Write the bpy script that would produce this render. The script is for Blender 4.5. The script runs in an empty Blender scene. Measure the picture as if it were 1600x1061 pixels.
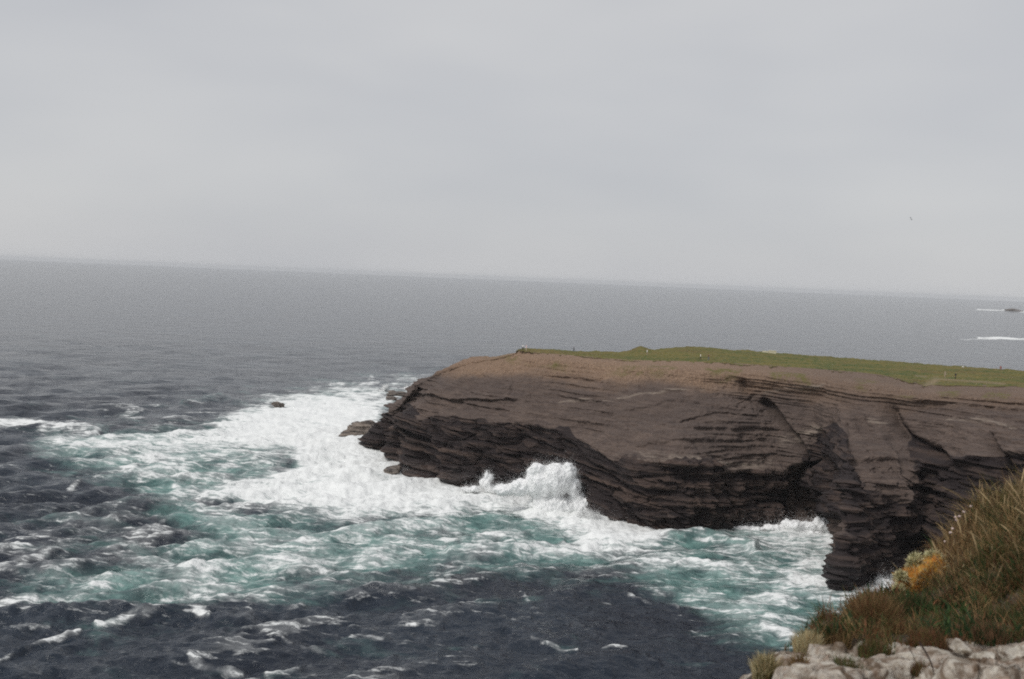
import bpy, bmesh, math, random
import numpy as np
from mathutils import Matrix, Vector

sc = bpy.context.scene
rng = np.random.default_rng(7)
random.seed(7)
EYE = 58.0                                   # eye height above the sea, metres
FPX = 1600 * 40 / 36.0                       # focal length in pixels of the 1600 px photograph
PITCH, ROLL = math.radians(3.08), math.radians(2.36)
SEA_R = 30000.0

# ------------------------------------------------------------------ camera
cam_data = bpy.data.cameras.new('camera')
cam = bpy.data.objects.new('camera', cam_data)
sc.collection.objects.link(cam)
cam_data.sensor_width = 36.0
cam_data.lens = 40.0
cam_data.clip_start, cam_data.clip_end = 0.1, 120000.0
fwd = np.array([0, math.cos(PITCH), -math.sin(PITCH)])
up0 = np.array([0, math.sin(PITCH), math.cos(PITCH)])
rt0 = np.array([1.0, 0, 0])
rgt = rt0 * math.cos(ROLL) + up0 * math.sin(ROLL)
upv = up0 * math.cos(ROLL) - rt0 * math.sin(ROLL)
cam.matrix_world = Matrix(((rgt[0], upv[0], -fwd[0], 0), (rgt[1], upv[1], -fwd[1], 0),
                           (rgt[2], upv[2], -fwd[2], EYE), (0, 0, 0, 1)))
cam_data.dof.use_dof = True
cam_data.dof.focus_distance = 280.0
cam_data.dof.aperture_fstop = 4.0
sc.camera = cam

# ------------------------------------------------------------------ sky, sun, exposure
SUN_EL, SUN_AZ = math.radians(51), math.radians(-120)     # azimuth from +Y, negative = left
world = bpy.data.worlds.new('World')
sc.world = world
world.use_nodes = True
wn, wl = world.node_tree.nodes, world.node_tree.links
wn.clear()
w_out = wn.new('ShaderNodeOutputWorld')
w_bg = wn.new('ShaderNodeBackground')
w_bg.inputs['Strength'].default_value = 0.1
w_sky = wn.new('ShaderNodeTexSky')
w_sky.sky_type = 'NISHITA'
w_sky.sun_disc = False
w_sky.sun_elevation = SUN_EL
w_sky.sun_rotation = SUN_AZ
w_tc = wn.new('ShaderNodeTexCoord')
w_map = wn.new('ShaderNodeMapping')
w_map.inputs['Scale'].default_value = (1.0, 1.0, 3.2)
w_noise = wn.new('ShaderNodeTexNoise')
w_noise.inputs['Scale'].default_value = 2.3
w_noise.inputs['Detail'].default_value = 3.0
w_noise.inputs['Roughness'].default_value = 0.5
w_ramp = wn.new('ShaderNodeValToRGB')
w_ramp.color_ramp.elements[0].position = 0.22
w_ramp.color_ramp.elements[0].color = (0.440, 0.451, 0.480, 1)
w_ramp.color_ramp.elements[1].position = 0.74
w_ramp.color_ramp.elements[1].color = (0.562, 0.562, 0.566, 1)
w_mul = wn.new('ShaderNodeMix'); w_mul.data_type = 'RGBA'; w_mul.blend_type = 'MULTIPLY'
w_mul.inputs[0].default_value = 1.0
w_mul.inputs[7].default_value = (10, 10, 10, 1)
w_mix = wn.new('ShaderNodeMix'); w_mix.data_type = 'RGBA'
w_mix.inputs[0].default_value = 0.93
wl.new(w_tc.outputs['Generated'], w_map.inputs['Vector'])
wl.new(w_map.outputs['Vector'], w_noise.inputs['Vector'])
wl.new(w_noise.outputs['Fac'], w_ramp.inputs['Fac'])
wl.new(w_ramp.outputs['Color'], w_mul.inputs[6])
wl.new(w_sky.outputs['Color'], w_mix.inputs[6])
wl.new(w_mul.outputs[2], w_mix.inputs[7])
wl.new(w_mix.outputs[2], w_bg.inputs['Color'])
wl.new(w_bg.outputs['Background'], w_out.inputs['Surface'])

sun_data = bpy.data.lights.new('sun', 'SUN')
sun_data.energy = 1.5
sun_data.angle = math.radians(25)
sun_data.color = (1.0, 0.97, 0.93)
sun = bpy.data.objects.new('sun', sun_data)
sc.collection.objects.link(sun)
sdir = Vector((math.sin(SUN_AZ) * math.cos(SUN_EL), math.cos(SUN_AZ) * math.cos(SUN_EL), math.sin(SUN_EL)))
sun.rotation_euler = sdir.to_track_quat('Z', 'Y').to_euler()

sc.view_settings.view_transform = 'Standard'
sc.view_settings.look = 'None'
sc.view_settings.exposure = 0.15
sc.view_settings.gamma = 1.0
sc.render.engine = 'CYCLES'
sc.cycles.use_denoising = False
sc.cycles.max_bounces = 12
sc.cycles.diffuse_bounces = 8
sc.cycles.transmission_bounces = 8
sc.cycles.volume_bounces = 1
sc.cycles.filter_width = 1.9

# ------------------------------------------------------------------ helpers: pixels, noise, meshes
def ray(px, py):
    return fwd + rgt * ((px - 800) / FPX) + upv * ((530.5 - py) / FPX)

def P(px, py, d=None, z=None):
    """World point seen at photograph pixel (px, py), at ground distance d (along Y) or at height z."""
    r = ray(px, py)
    t = d / r[1] if z is None else (z - EYE) / r[2]
    return np.array([0, 0, EYE]) + r * t

def proj(x, y, z):
    zz = z - EYE
    f = x * fwd[0] + y * fwd[1] + zz * fwd[2]
    a = x * rgt[0] + y * rgt[1] + zz * rgt[2]
    b = x * upv[0] + y * upv[1] + zz * upv[2]
    return 800 + FPX * a / f, 530.5 - FPX * b / f

_perm = rng.permutation(4096).astype(np.int32)
_g3 = rng.normal(size=(4096, 3)); _g3 /= np.linalg.norm(_g3, axis=1)[:, None]
_g3 = _g3.astype(np.float32)
_g2 = rng.uniform(0, 2 * math.pi, 4096)
_g2 = np.stack([np.cos(_g2), np.sin(_g2)], 1).astype(np.float32)

def _h(*idx):
    h = np.zeros_like(idx[0])
    for i in idx:
        h = _perm[(h + i) & 4095]
    return h

def noise2(x, y, seed=0):
    x = np.asarray(x, np.float64); y = np.asarray(y, np.float64)
    xi, yi = np.floor(x), np.floor(y)
    fx, fy = (x - xi).astype(np.float32), (y - yi).astype(np.float32)
    xi = (xi.astype(np.int64) & 4095).astype(np.int32); yi = (yi.astype(np.int64) & 4095).astype(np.int32)
    u, v = fx * fx * fx * (fx * (fx * 6 - 15) + 10), fy * fy * fy * (fy * (fy * 6 - 15) + 10)
    s = np.full_like(xi, seed)
    def c(i, j):
        g = _g2[_h(s, xi + i, yi + j)]
        return g[..., 0] * (fx - i) + g[..., 1] * (fy - j)
    a = c(0, 0) * (1 - u) + c(1, 0) * u
    b = c(0, 1) * (1 - u) + c(1, 1) * u
    return (a * (1 - v) + b * v) * 1.5

def noise3(x, y, z, seed=0):
    p = [np.asarray(q, np.float64) for q in (x, y, z)]
    i = [np.floor(q) for q in p]
    f = [(q - k).astype(np.float32) for q, k in zip(p, i)]
    i = [(k.astype(np.int64) & 4095).astype(np.int32) for k in i]
    w = [q * q * q * (q * (q * 6 - 15) + 10) for q in f]
    s = np.full_like(i[0], seed)
    out = 0
    for a in (0, 1):
        for b in (0, 1):
            for c in (0, 1):
                g = _g3[_h(s, i[0] + a, i[1] + b, i[2] + c)]
                d = g[..., 0] * (f[0] - a) + g[..., 1] * (f[1] - b) + g[..., 2] * (f[2] - c)
                out = out + d * (w[0] if a else 1 - w[0]) * (w[1] if b else 1 - w[1]) * (w[2] if c else 1 - w[2])
    return out * 1.5

def fbm2(x, y, octv=4, seed=0, gain=0.5):
    s, a = 0, 1.0
    for k in range(octv):
        s = s + a * noise2(x * 2 ** k, y * 2 ** k, seed + 17 * k); a *= gain
    return s

def fbm3(x, y, z, octv=4, seed=0, gain=0.5):
    s, a = 0, 1.0
    for k in range(octv):
        f = 2.03 ** k
        s = s + a * noise3(x * f, y * f, z * f, seed + 17 * k); a *= gain
    return s

def sstep(a, b, x):
    t = np.clip((x - a) / (b - a), 0, 1)
    return t * t * (3 - 2 * t)

def cells(x, y, seed=0):
    """Voronoi-like cell id value (0..1) and edge distance, 2D."""
    xi, yi = np.floor(x).astype(np.int32), np.floor(y).astype(np.int32)
    best = np.full(x.shape, 9.0); second = best.copy(); val = np.zeros(x.shape)
    for i in (-1, 0, 1):
        for j in (-1, 0, 1):
            h = _h(np.full_like(xi, seed), (xi + i) & 4095, (yi + j) & 4095)
            cx = xi + i + 0.15 + 0.7 * (h & 63) / 63.0
            cy = yi + j + 0.15 + 0.7 * ((h >> 6) & 63) / 63.0
            d = np.maximum(np.abs(x - cx), np.abs(y - cy))
            closer = d < best
            second = np.where(closer, best, np.minimum(second, d))
            val = np.where(closer, ((h * 37) & 255) / 255.0, val)
            best = np.where(closer, d, best)
    return val, second - best

def poly_sd(px, py, poly):
    """Signed distance in pixels to a closed polygon, positive inside."""
    poly = np.array(poly, float)
    d = np.full(px.shape, 1e9); inside = np.zeros(px.shape, bool)
    for a, b in zip(poly, np.roll(poly, -1, 0)):
        e = b - a
        t = np.clip(((px - a[0]) * e[0] + (py - a[1]) * e[1]) / (e @ e), 0, 1)
        d = np.minimum(d, np.hypot(px - a[0] - t * e[0], py - a[1] - t * e[1]))
        if a[1] != b[1]:
            cr = ((a[1] > py) != (b[1] > py)) & (px < (b[0] - a[0]) * (py - a[1]) / (b[1] - a[1]) + a[0])
            inside ^= cr
    return np.where(inside, d, -d)

def line_sd(px, py, pts):
    """Distance to an open polyline and the signed vertical offset (positive = above in the picture)."""
    d = np.full(px.shape, 1e9); side = np.zeros(px.shape)
    for a, b in zip(pts[:-1], pts[1:]):
        a, b = np.array(a, float), np.array(b, float)
        e = b - a
        t = np.clip(((px - a[0]) * e[0] + (py - a[1]) * e[1]) / (e @ e), 0, 1)
        k = np.hypot(px - a[0] - t * e[0], py - a[1] - t * e[1])
        near = k < d
        side = np.where(near, (a[1] + t * e[1]) - py, side)
        d = np.where(near, k, d)
    return d, side

def link(ob, parent=None):
    sc.collection.objects.link(ob)
    if parent is not None:
        ob.parent = parent
    return ob

def fast_mesh(name, verts, quads, mats, smooth=True, attrs=None, mat_index=None):
    """Mesh from numpy arrays; quads is (n,3) or (n,4)."""
    verts = np.ascontiguousarray(verts, np.float32); quads = np.ascontiguousarray(quads, np.int32)
    me = bpy.data.meshes.new(name)
    k = quads.shape[1]
    me.vertices.add(len(verts)); me.vertices.foreach_set('co', verts.ravel())
    me.loops.add(quads.size); me.loops.foreach_set('vertex_index', quads.ravel())
    me.polygons.add(len(quads))
    me.polygons.foreach_set('loop_start', np.arange(0, quads.size, k, dtype=np.int32))
    me.polygons.foreach_set('use_smooth', np.full(len(quads), smooth))
    for m in (mats if isinstance(mats, (list, tuple)) else [mats]):
        me.materials.append(m)
    if mat_index is not None:
        me.polygons.foreach_set('material_index', np.asarray(mat_index, np.int32))
    for an, av in (attrs or {}).items():
        av = np.asarray(av, np.float32)
        if av.ndim == 1:
            at = me.attributes.new(an, 'FLOAT', 'POINT'); at.data.foreach_set('value', av)
        else:
            at = me.attributes.new(an, 'FLOAT_VECTOR', 'POINT'); at.data.foreach_set('vector', av.ravel())
    me.update(calc_edges=True); me.validate()
    return me

def grid_quads(nu, nv, flip=False):
    i = np.arange(nu * nv).reshape(nu, nv)
    q = np.stack([i[:-1, :-1], i[1:, :-1], i[1:, 1:], i[:-1, 1:]], -1).reshape(-1, 4)
    return q[:, ::-1] if flip else q

def tag(ob, label=None, cat=None, group=None, kind=None):
    if label: ob['label'] = label
    if cat: ob['category'] = cat
    if group: ob['group'] = group
    if kind: ob['kind'] = kind
    return ob

# ------------------------------------------------------------------ materials
class M:
    """Small node-graph helper."""
    def __init__(s, name):
        s.m = bpy.data.materials.new(name); s.m.use_nodes = True
        s.n, s.l = s.m.node_tree.nodes, s.m.node_tree.links
        s.b = s.n['Principled BSDF']; s.out = s.n['Material Output']
        s.tc = s.n.new('ShaderNodeTexCoord').outputs['Object']
    def put(s, sock, v):
        if isinstance(v, bpy.types.NodeSocket): s.l.new(v, sock)
        elif isinstance(v, (tuple, list)) and len(v) == 3 and sock.type == 'RGBA': sock.default_value = (*v, 1)
        else: sock.default_value = v
    def scale(s, v, sc3):
        n = s.n.new('ShaderNodeMapping'); s.put(n.inputs['Vector'], v); n.inputs['Scale'].default_value = sc3
        return n.outputs[0]
    def noise(s, scale, detail=4, rough=0.55, dist=0.0, vec=None):
        n = s.n.new('ShaderNodeTexNoise'); s.put(n.inputs['Vector'], vec or s.tc)
        n.inputs['Scale'].default_value = scale; n.inputs['Detail'].default_value = detail
        n.inputs['Roughness'].default_value = rough; n.inputs['Distortion'].default_value = dist
        return n.outputs['Fac']
    def voro(s, scale, vec=None, feature='F1', out='Distance'):
        n = s.n.new('ShaderNodeTexVoronoi'); s.put(n.inputs['Vector'], vec or s.tc); n.feature = feature
        n.inputs['Scale'].default_value = scale
        return n.outputs[out]
    def math(s, op, a, b=0.0, c=None):
        n = s.n.new('ShaderNodeMath'); n.operation = op
        s.put(n.inputs[0], a); s.put(n.inputs[1], b)
        if c is not None: s.put(n.inputs[2], c)
        return n.outputs[0]
    def range(s, v, a, b, lo=0.0, hi=1.0, smooth=True):
        n = s.n.new('ShaderNodeMapRange'); n.interpolation_type = 'SMOOTHSTEP' if smooth else 'LINEAR'
        s.put(n.inputs[0], v)
        for k, q in zip((1, 2, 3, 4), (a, b, lo, hi)): n.inputs[k].default_value = q
        return n.outputs[0]
    def mix(s, f, a, b):
        n = s.n.new('ShaderNodeMix'); n.data_type = 'RGBA'
        s.put(n.inputs[0], f); s.put(n.inputs[6], a); s.put(n.inputs[7], b)
        return n.outputs[2]
    def attr(s, name, vec=False):
        n = s.n.new('ShaderNodeAttribute'); n.attribute_name = name
        return n.outputs['Color' if vec else 'Fac']
    def bump(s, h, strength, dist):
        n = s.n.new('ShaderNodeBump'); s.put(n.inputs['Height'], h)
        s.put(n.inputs['Strength'], strength); n.inputs['Distance'].default_value = dist
        return n.outputs[0]
    def set(s, **k):
        for a, v in k.items(): s.put(s.b.inputs[a.replace('_', ' ')], v)
        return s.m

def plain(name, col, rough=0.8, var=0.25, scale=30):
    m = M(name)
    f = m.range(m.noise(scale, 3), 0.3, 0.7)
    return m.set(Base_Color=m.mix(f, tuple(c * (1 - var) for c in col), tuple(min(1, c * (1 + var)) for c in col)), Roughness=rough)

# --- sea water with foam
m = M('sea_water')
foam, aer = m.attr('foam'), m.attr('aeration')
q = m.scale(m.tc, (0.80, 1.10, 1.0))
qi = m.scale(m.tc, (0.8, 1.0, 1.0))
n1 = m.noise(0.30, 8, 0.66, 1.3, q)
n2 = m.noise(0.95, 6, 0.62, 1.8, q)
lace = m.math('SUBTRACT', 1.0, m.math('ABSOLUTE', m.math('MULTIPLY_ADD', n2, 3.4, -1.7)))
n3 = m.noise(0.50, 7, 0.60, 0.7, m.scale(m.tc, (0.26, 1.25, 1.0)))
pat = m.math('ADD', m.math('MULTIPLY', m.math('SUBTRACT', m.math('MULTIPLY_ADD', n3, 0.6, m.math('MULTIPLY', n1, 0.4)), 0.5), 3.1), m.math('MULTIPLY', m.math('SUBTRACT', lace, 0.45), 0.30))
ft = m.math('ADD', foam, pat)
f_hard = m.range(ft, 0.42, 1.0)
f_soft = m.math('MULTIPLY', m.range(m.math('ADD', foam, m.math('MULTIPLY', pat, 0.25)), 0.20, 1.0), 0.55)
ff = m.math('MAXIMUM', f_hard, f_soft)
at = m.range(m.math('ADD', aer, m.math('MULTIPLY', m.math('SUBTRACT', m.noise(0.07, 6, 0.62, 0.8, q), 0.5), 2.0)), 0.12, 1.1)
deep = m.mix(m.range(m.noise(0.02, 4), 0.35, 0.65), (0.010, 0.015, 0.026), (0.016, 0.025, 0.039))
teal = m.mix(m.range(n1, 0.3, 0.7), (0.062, 0.150, 0.140), (0.205, 0.360, 0.325))
wcol = m.mix(at, deep, teal)
col = m.mix(ff, wcol, (0.89, 0.905, 0.89))
rough = m.math('MULTIPLY_ADD', ff, 0.70, 0.10)
hb = m.math('ADD', m.math('MULTIPLY', m.noise(0.9, 6, 0.6, 0.4, qi), 0.50), m.math('MULTIPLY', m.noise(0.14, 5, 0.62, 0.3, qi), 1.8))
hb = m.math('ADD', hb, m.math('MULTIPLY', m.noise(0.045, 4, 0.6, 0.2, qi), 4.5))
hb = m.math('ADD', hb, m.math('MULTIPLY', ff, 0.10))
SEA = m.set(Base_Color=col, Roughness=rough, IOR=1.33, Specular_IOR_Level=0.48, Normal=m.bump(hb, 0.75, 1.0))

# --- headland rock
m = M('headland_rock')
dark, scree, pale = m.attr('dark'), m.attr('scree'), m.attr('pale')
qs = m.scale(m.tc, (0.16, 0.16, 1.6))
st = m.noise(1.1, 7, 0.62, 0.15, qs)
gr = m.noise(1.6, 6, 0.7)
big = m.noise(0.06, 4, 0.6)
slope = m.mix(m.range(m.math('ADD', m.math('MULTIPLY', st, 0.6), m.math('MULTIPLY', gr, 0.4)), 0.34, 0.66), (0.066, 0.047, 0.040), (0.152, 0.111, 0.090))
slope = m.mix(m.range(big, 0.35, 0.7, 0, 0.5), slope, (0.088, 0.067, 0.059))
scr = m.mix(m.range(m.noise(3.0, 4, 0.8), 0.38, 0.62), (0.135, 0.084, 0.056), (0.335, 0.228, 0.155))
c1 = m.mix(scree, slope, scr)
moss = m.attr('moss')
c1 = m.mix(m.math('MULTIPLY', moss, m.range(m.noise(0.5, 5, 0.7), 0.42, 0.58)), c1, (0.13, 0.115, 0.036))
c1 = m.mix(m.math('MULTIPLY', pale, m.range(st, 0.4, 0.6)), c1, (0.26, 0.21, 0.17))
bed = m.attr('bed')
drk = m.mix(m.range(m.math('ADD', m.math('MULTIPLY_ADD', bed, 0.42, -0.16), m.math('ADD', m.math('MULTIPLY', st, 0.6), m.math('MULTIPLY', gr, 0.3))), 0.36, 0.86), (0.024, 0.017, 0.017), (0.100, 0.068, 0.054))
dm = m.range(m.math('ADD', dark, m.math('MULTIPLY', m.math('SUBTRACT', m.noise(0.35, 5, 0.65), 0.5), 0.7)), 0.35, 0.65)
hb = m.math('ADD', m.math('MULTIPLY', st, 0.6), m.math('MULTIPLY', gr, 0.65))
ROCK = m.set(Base_Color=m.mix(dm, c1, drk), Roughness=0.85, Normal=m.bump(hb, 0.8, 0.6), Specular_IOR_Level=0.3)
m.put(m.b.inputs['Roughness'], m.range(m.math('ADD', m.attr('wet'), m.math('MULTIPLY', m.math('SUBTRACT', gr, 0.5), 0.6)), 0.2, 0.8, 0.88, 0.32))

# --- wet shore rock
m = M('shore_rock_wet')
st = m.noise(1.0, 6, 0.6, 0.4, m.scale(m.tc, (0.25, 0.25, 1.8)))
SHORE = m.set(Base_Color=m.mix(m.range(st, 0.35, 0.65), (0.05, 0.04, 0.035), (0.20, 0.165, 0.135)), Roughness=0.55, Normal=m.bump(st, 0.8, 0.6))

m = M('shore_rock_pale')
st = m.noise(1.2, 6, 0.6, 0.3, m.scale(m.tc, (0.15, 0.15, 1.6)))
SHOREP = m.set(Base_Color=m.mix(m.range(st, 0.38, 0.62), (0.065, 0.05, 0.042), (0.26, 0.21, 0.17)), Roughness=0.6, Normal=m.bump(st, 0.9, 0.6))

# --- headland turf
m = M('headland_turf')
path, soil = m.attr('path'), m.attr('soil')
g1 = m.range(m.noise(0.10, 5, 0.6, 0.6, m.scale(m.tc, (0.5, 1.6, 1))), 0.36, 0.64)
g2 = m.range(m.noise(0.8, 5, 0.7), 0.34, 0.66)
gc = m.mix(g1, (0.150, 0.142, 0.040), (0.046, 0.092, 0.026))
gc = m.mix(m.range(m.noise(0.06, 5, 0.65, 0.5, m.scale(m.tc, (0.7, 1.5, 1))), 0.50, 0.64, 0, 0.7), gc, (0.15, 0.11, 0.05))
gc = m.mix(m.math('MULTIPLY', g2, 0.8), gc, (0.215, 0.165, 0.058))
gc = m.mix(path, gc, (0.36, 0.27, 0.20))
gc = m.mix(soil, gc, (0.085, 0.056, 0.036))
TURF = m.set(Base_Color=gc, Roughness=0.9, Normal=m.bump(m.noise(1.2, 5, 0.75), 0.9, 0.5), Specular_IOR_Level=0.2)

# --- spray
m = M('spray_white')
tr = m.n.new('ShaderNodeBsdfTranslucent'); tr.inputs[0].default_value = (0.97, 0.972, 0.968, 1)
mx = m.n.new('ShaderNodeMixShader'); mx.inputs[0].default_value = 0.45
m.set(Base_Color=(0.97, 0.972, 0.968), Roughness=0.9, Specular_IOR_Level=0.1)
m.l.new(m.b.outputs[0], mx.inputs[1]); m.l.new(tr.outputs[0], mx.inputs[2]); m.l.new(mx.outputs[0], m.out.inputs[0])
SPRAY = m.m
m = M('spray_body')
SPRAYB = m.set(Base_Color=(0.95, 0.955, 0.95), Roughness=1.0, Specular_IOR_Level=0.0, Normal=m.bump(m.noise(0.9, 6, 0.65), 0.35, 0.5))

# --- foreground
def lichen_rock(name, warm, off):
    m = M(name)
    v = m.n.new('ShaderNodeMapping'); m.put(v.inputs[0], m.tc); v.inputs['Location'].default_value = (off, off * 2, off * 3)
    vv = v.outputs[0]
    a = m.range(m.noise(7, 7, 0.68, 0.5, vv), 0.40, 0.60)
    b = m.range(m.noise(34, 5, 0.7, 0, vv), 0.36, 0.62)
    c = m.range(m.noise(3.6, 6, 0.66, 0.9, vv), 0.46, 0.58)
    col = m.mix(a, (0.290 * warm, 0.238, 0.180), (0.56, 0.505, 0.42))
    col = m.mix(m.math('MULTIPLY', b, 0.55), col, (0.64, 0.61, 0.55))
    col = m.mix(m.math('MULTIPLY', c, 0.9), col, (0.125 * warm, 0.092, 0.058))
    col = m.mix(m.range(m.noise(60, 3, 0.7, 0, vv), 0.60, 0.68, 0, 0.7), col, (0.10, 0.085, 0.075))
    h = m.math('ADD', m.math('MULTIPLY', a, 0.5), m.math('MULTIPLY', m.noise(45, 6, 0.7, 0, vv), 0.7))
    return m.set(Base_Color=col, Roughness=0.92, Normal=m.bump(h, 0.8, 0.02), Specular_IOR_Level=0.2)
LROCK = [lichen_rock('lichen_rock_pale', 1.0, 0.0), lichen_rock('lichen_rock_brownish', 1.12, 3.7), lichen_rock('lichen_rock_grey', 0.94, 8.1)]

m = M('orange_lichen')
a = m.range(m.noise(13, 6, 0.7, 0.8, m.scale(m.tc, (1, 1, 1.8))), 0.40, 0.58)
OLICHEN = m.set(Base_Color=m.mix(m.range(m.noise(22, 5, 0.7), 0.52, 0.62, 0, 0.8), m.mix(a, (0.52, 0.185, 0.022), (0.56, 0.31, 0.055)), (0.30, 0.26, 0.17)), Roughness=0.95,
                Normal=m.bump(m.noise(60, 6, 0.7), 0.9, 0.02))
m = M('blade')
bc = m.attr('tint', vec=True)
tr = m.n.new('ShaderNodeBsdfTranslucent'); m.l.new(bc, tr.inputs[0])
mx = m.n.new('ShaderNodeMixShader'); mx.inputs[0].default_value = 0.28
m.set(Base_Color=bc, Roughness=0.75, Specular_IOR_Level=0.25)
m.l.new(m.b.outputs[0], mx.inputs[1]); m.l.new(tr.outputs[0], mx.inputs[2]); m.l.new(mx.outputs[0], m.out.inputs[0])
BLADE = m.m
m = M('bank_soil')
a = m.range(m.noise(9, 6, 0.7), 0.38, 0.62)
SOIL = m.set(Base_Color=m.mix(a, (0.055, 0.040, 0.026), (0.155, 0.115, 0.075)), Roughness=0.95, Normal=m.bump(m.noise(30, 6, 0.75), 0.9, 0.03))

# ------------------------------------------------------------------ headland: control columns (photo pixel, ground distance)
# rows: foot (under water), waterline, low, lip, mid, upper, turf edge, back edge, back slope, back foot
def base_d(px, py):
    return P(px, py, z=0.0)[1]
COL = [  # base(px,py) | low(px,py,+d) | lip(px,py,+d) | mid(px,py,frac) | up(px,py,frac) | edge(px,py) edge_d | back(px,py,d)
    ((590, 668), (600, 655, 3), (628, 630, 8), (655, 603, .45), (705, 577, .75), (808, 550.5, 352), (812, 548, 358)),
    ((577, 697), (586, 674, 2), (611, 650, 4), (650, 603, .45), (702, 576, .75), (806, 551, 343), (815, 546.5, 352)),
    ((612, 706), (618, 682, 1), (640, 632, 4), (662, 602, .45), (715, 577, .75), (810, 551.5, 342), (820, 545.5, 354)),
    ((627, 736), (632, 700, 1), (655, 646, 3), (690, 606, .4), (735, 580, .75), (820, 552.5, 341), (830, 546, 356)),
    ((715, 757), (720, 712, 1.5), (735, 655, 3), (755, 611, .4), (785, 582, .7), (842, 555, 338), (856, 547, 360)),
    ((830, 776), (830, 730, 1.5), (840, 664, 3), (848, 625, .35), (862, 588, .7), (890, 558.5, 333), (900, 549.5, 364)),
    ((900, 794), (902, 750, 1.5), (912, 684, 3), (918, 632, .4), (930, 592, .7), (950, 564.5, 325), (960, 551, 368)),
    ((945, 815), (950, 776, 2), (965, 712, 4), (966, 645, .45), (972, 598, .75), (988, 568, 320), (1000, 550, 370)),
    ((1060, 834), (1060, 790, 2), (1060, 722, 5), (1060, 650, .48), (1060, 602, .77), (1062, 571, 315), (1062, 545, 372)),
    ((1140, 826), (1140, 782, 2), (1140, 728, 4), (1138, 652, .48), (1138, 606, .77), (1140, 574.5, 311), (1140, 547, 374)),
    ((1222, 818), (1222, 772, 5), (1215, 730, 4), (1205, 660, .45), (1200, 612, .75), (1210, 579, 305), (1208, 552, 374)),
    ((1296, 822), (1290, 786, 12), (1262, 726, 2), (1245, 668, .42), (1240, 620, .74), (1262, 583, 298), (1262, 556, 371)),
    ((1320, 850), (1316, 800, 22), (1290, 724, 18), (1278, 668, .45), (1276, 624, .75), (1300, 586, 293), (1300, 559, 368)),
    ((1300, 924), (1316, 836, 4), (1320, 745, 20), (1312, 668, .5), (1312, 630, .76), (1335, 589, 288), (1335, 561.5, 364)),
    ((1345, 917), (1348, 840, 4), (1352, 746, 18), (1346, 664, .55), (1350, 630, .76), (1375, 594, 282), (1375, 564.5, 358)),
    ((1388, 904), (1396, 840, 4), (1400, 752, 16), (1392, 668, .5), (1398, 632, .76), (1418, 604, 274), (1418, 567.5, 352)),
    ((1432, 884), (1440, 826, 2), (1452, 716, 5), (1446, 664, .45), (1440, 634, .75), (1448, 611, 269), (1455, 570, 346)),
    ((1490, 905), (1495, 810, 1), (1502, 712, 3), (1500, 668, .45), (1496, 635, .75), (1500, 609, 268), (1510, 574.5, 341)),
    ((1560, 925), (1560, 810, 1), (1562, 700, 3), (1562, 668, .45), (1562, 638, .75), (1562, 611, 265), (1570, 579, 336)),
    ((1640, 940), (1640, 810, 1), (1640, 704, 3), (1640, 672, .45), (1640, 640, .75), (1640, 615, 261), (1645, 583.5, 330)),
    ((1760, 955), (1760, 810, 1), (1760, 706, 3), (1760, 676, .45), (1760, 646, .75), (1760, 622, 256), (1765, 590, 322)),
    ((1960, 975), (1960, 820, 1), (1960, 716, 3), (1960, 690, .45), (1960, 658, .75), (1960, 634, 250), (1965, 601, 312)),
]
ctl = []
for b, lo, lip, mid, up_, ed, bk in COL:
    d0 = base_d(*b)
    w = P(*b, z=0.0)
    dl = d0 + lip[2]
    de = ed[2]
    row = [w + (P(*b, z=0.0) * 0 + np.array([0, 0.6, -4.0])), w, P(lo[0], lo[1], d=d0 + lo[2]), P(lip[0], lip[1], d=dl),
           P(mid[0], mid[1], d=dl + (de - dl) * mid[2]), P(up_[0], up_[1], d=dl + (de - dl) * up_[2]),
           P(ed[0], ed[1], d=de), P(bk[0], bk[1], d=bk[2])]
    bb = row[-1]
    row.append(np.array([bb[0] * 1.01, bb[1] + 30, 16.0])); row.append(np.array([bb[0] * 1.02, bb[1] + 48, -4.0]))
    ctl.append(row)
ctl = np.array(ctl)                                  # (ncol, nrow, 3)

def catmull(ctrl, counts):
    """Catmull-Rom through ctrl along axis 0 with counts[i] samples in span i."""
    n = len(ctrl); out = []
    for i in range(n - 1):
        p0, p1, p2, p3 = ctrl[max(i - 1, 0)], ctrl[i], ctrl[i + 1], ctrl[min(i + 2, n - 1)]
        m1, m2 = (p2 - p0) * 0.36, (p3 - p1) * 0.36
        k = counts[i]
        t = np.linspace(0, 1, k, endpoint=(i == n - 2))
        t = t.reshape((-1,) + (1,) * (ctrl.ndim - 1))
        h = (2 * t ** 3 - 3 * t ** 2 + 1) * p1 + (t ** 3 - 2 * t ** 2 + t) * m1 + (-2 * t ** 3 + 3 * t ** 2) * p2 + (t ** 3 - t ** 2) * m2
        out.append(h)
    return np.concatenate(out, 0)

edge_px = [c[2][0] for c in COL]
cu = [max(14, int(0.95 * (abs(COL[i + 1][2][0] - COL[i][2][0]) + 0.35 * abs(base_d(*COL[i + 1][0]) - base_d(*COL[i][0]))))) for i in range(len(COL) - 1)]
cu = [min(c, 110) for c in cu]
cv = [6, 52, 86, 96, 70, 56, 24, 10, 6]
g = catmull(ctl, cu)                                  # (NU, nrow, 3)
g = np.swapaxes(catmull(np.swapaxes(g, 0, 1), cv), 0, 1)
NU, NV = g.shape[:2]
vrow = np.concatenate([np.linspace(i, i + 1, c, endpoint=(i == len(cv) - 1)) for i, c in enumerate(cv)])
V = np.broadcast_to(vrow, (NU, NV))
X, Y, Z = g[..., 0], g[..., 1], g[..., 2]
hpx, hpy = proj(X, Y, Z)
du, dv = np.gradient(g, axis=0), np.gradient(g, axis=1)
nrm = np.cross(du, dv); nrm /= np.linalg.norm(nrm, axis=-1)[..., None] + 1e-9
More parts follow.
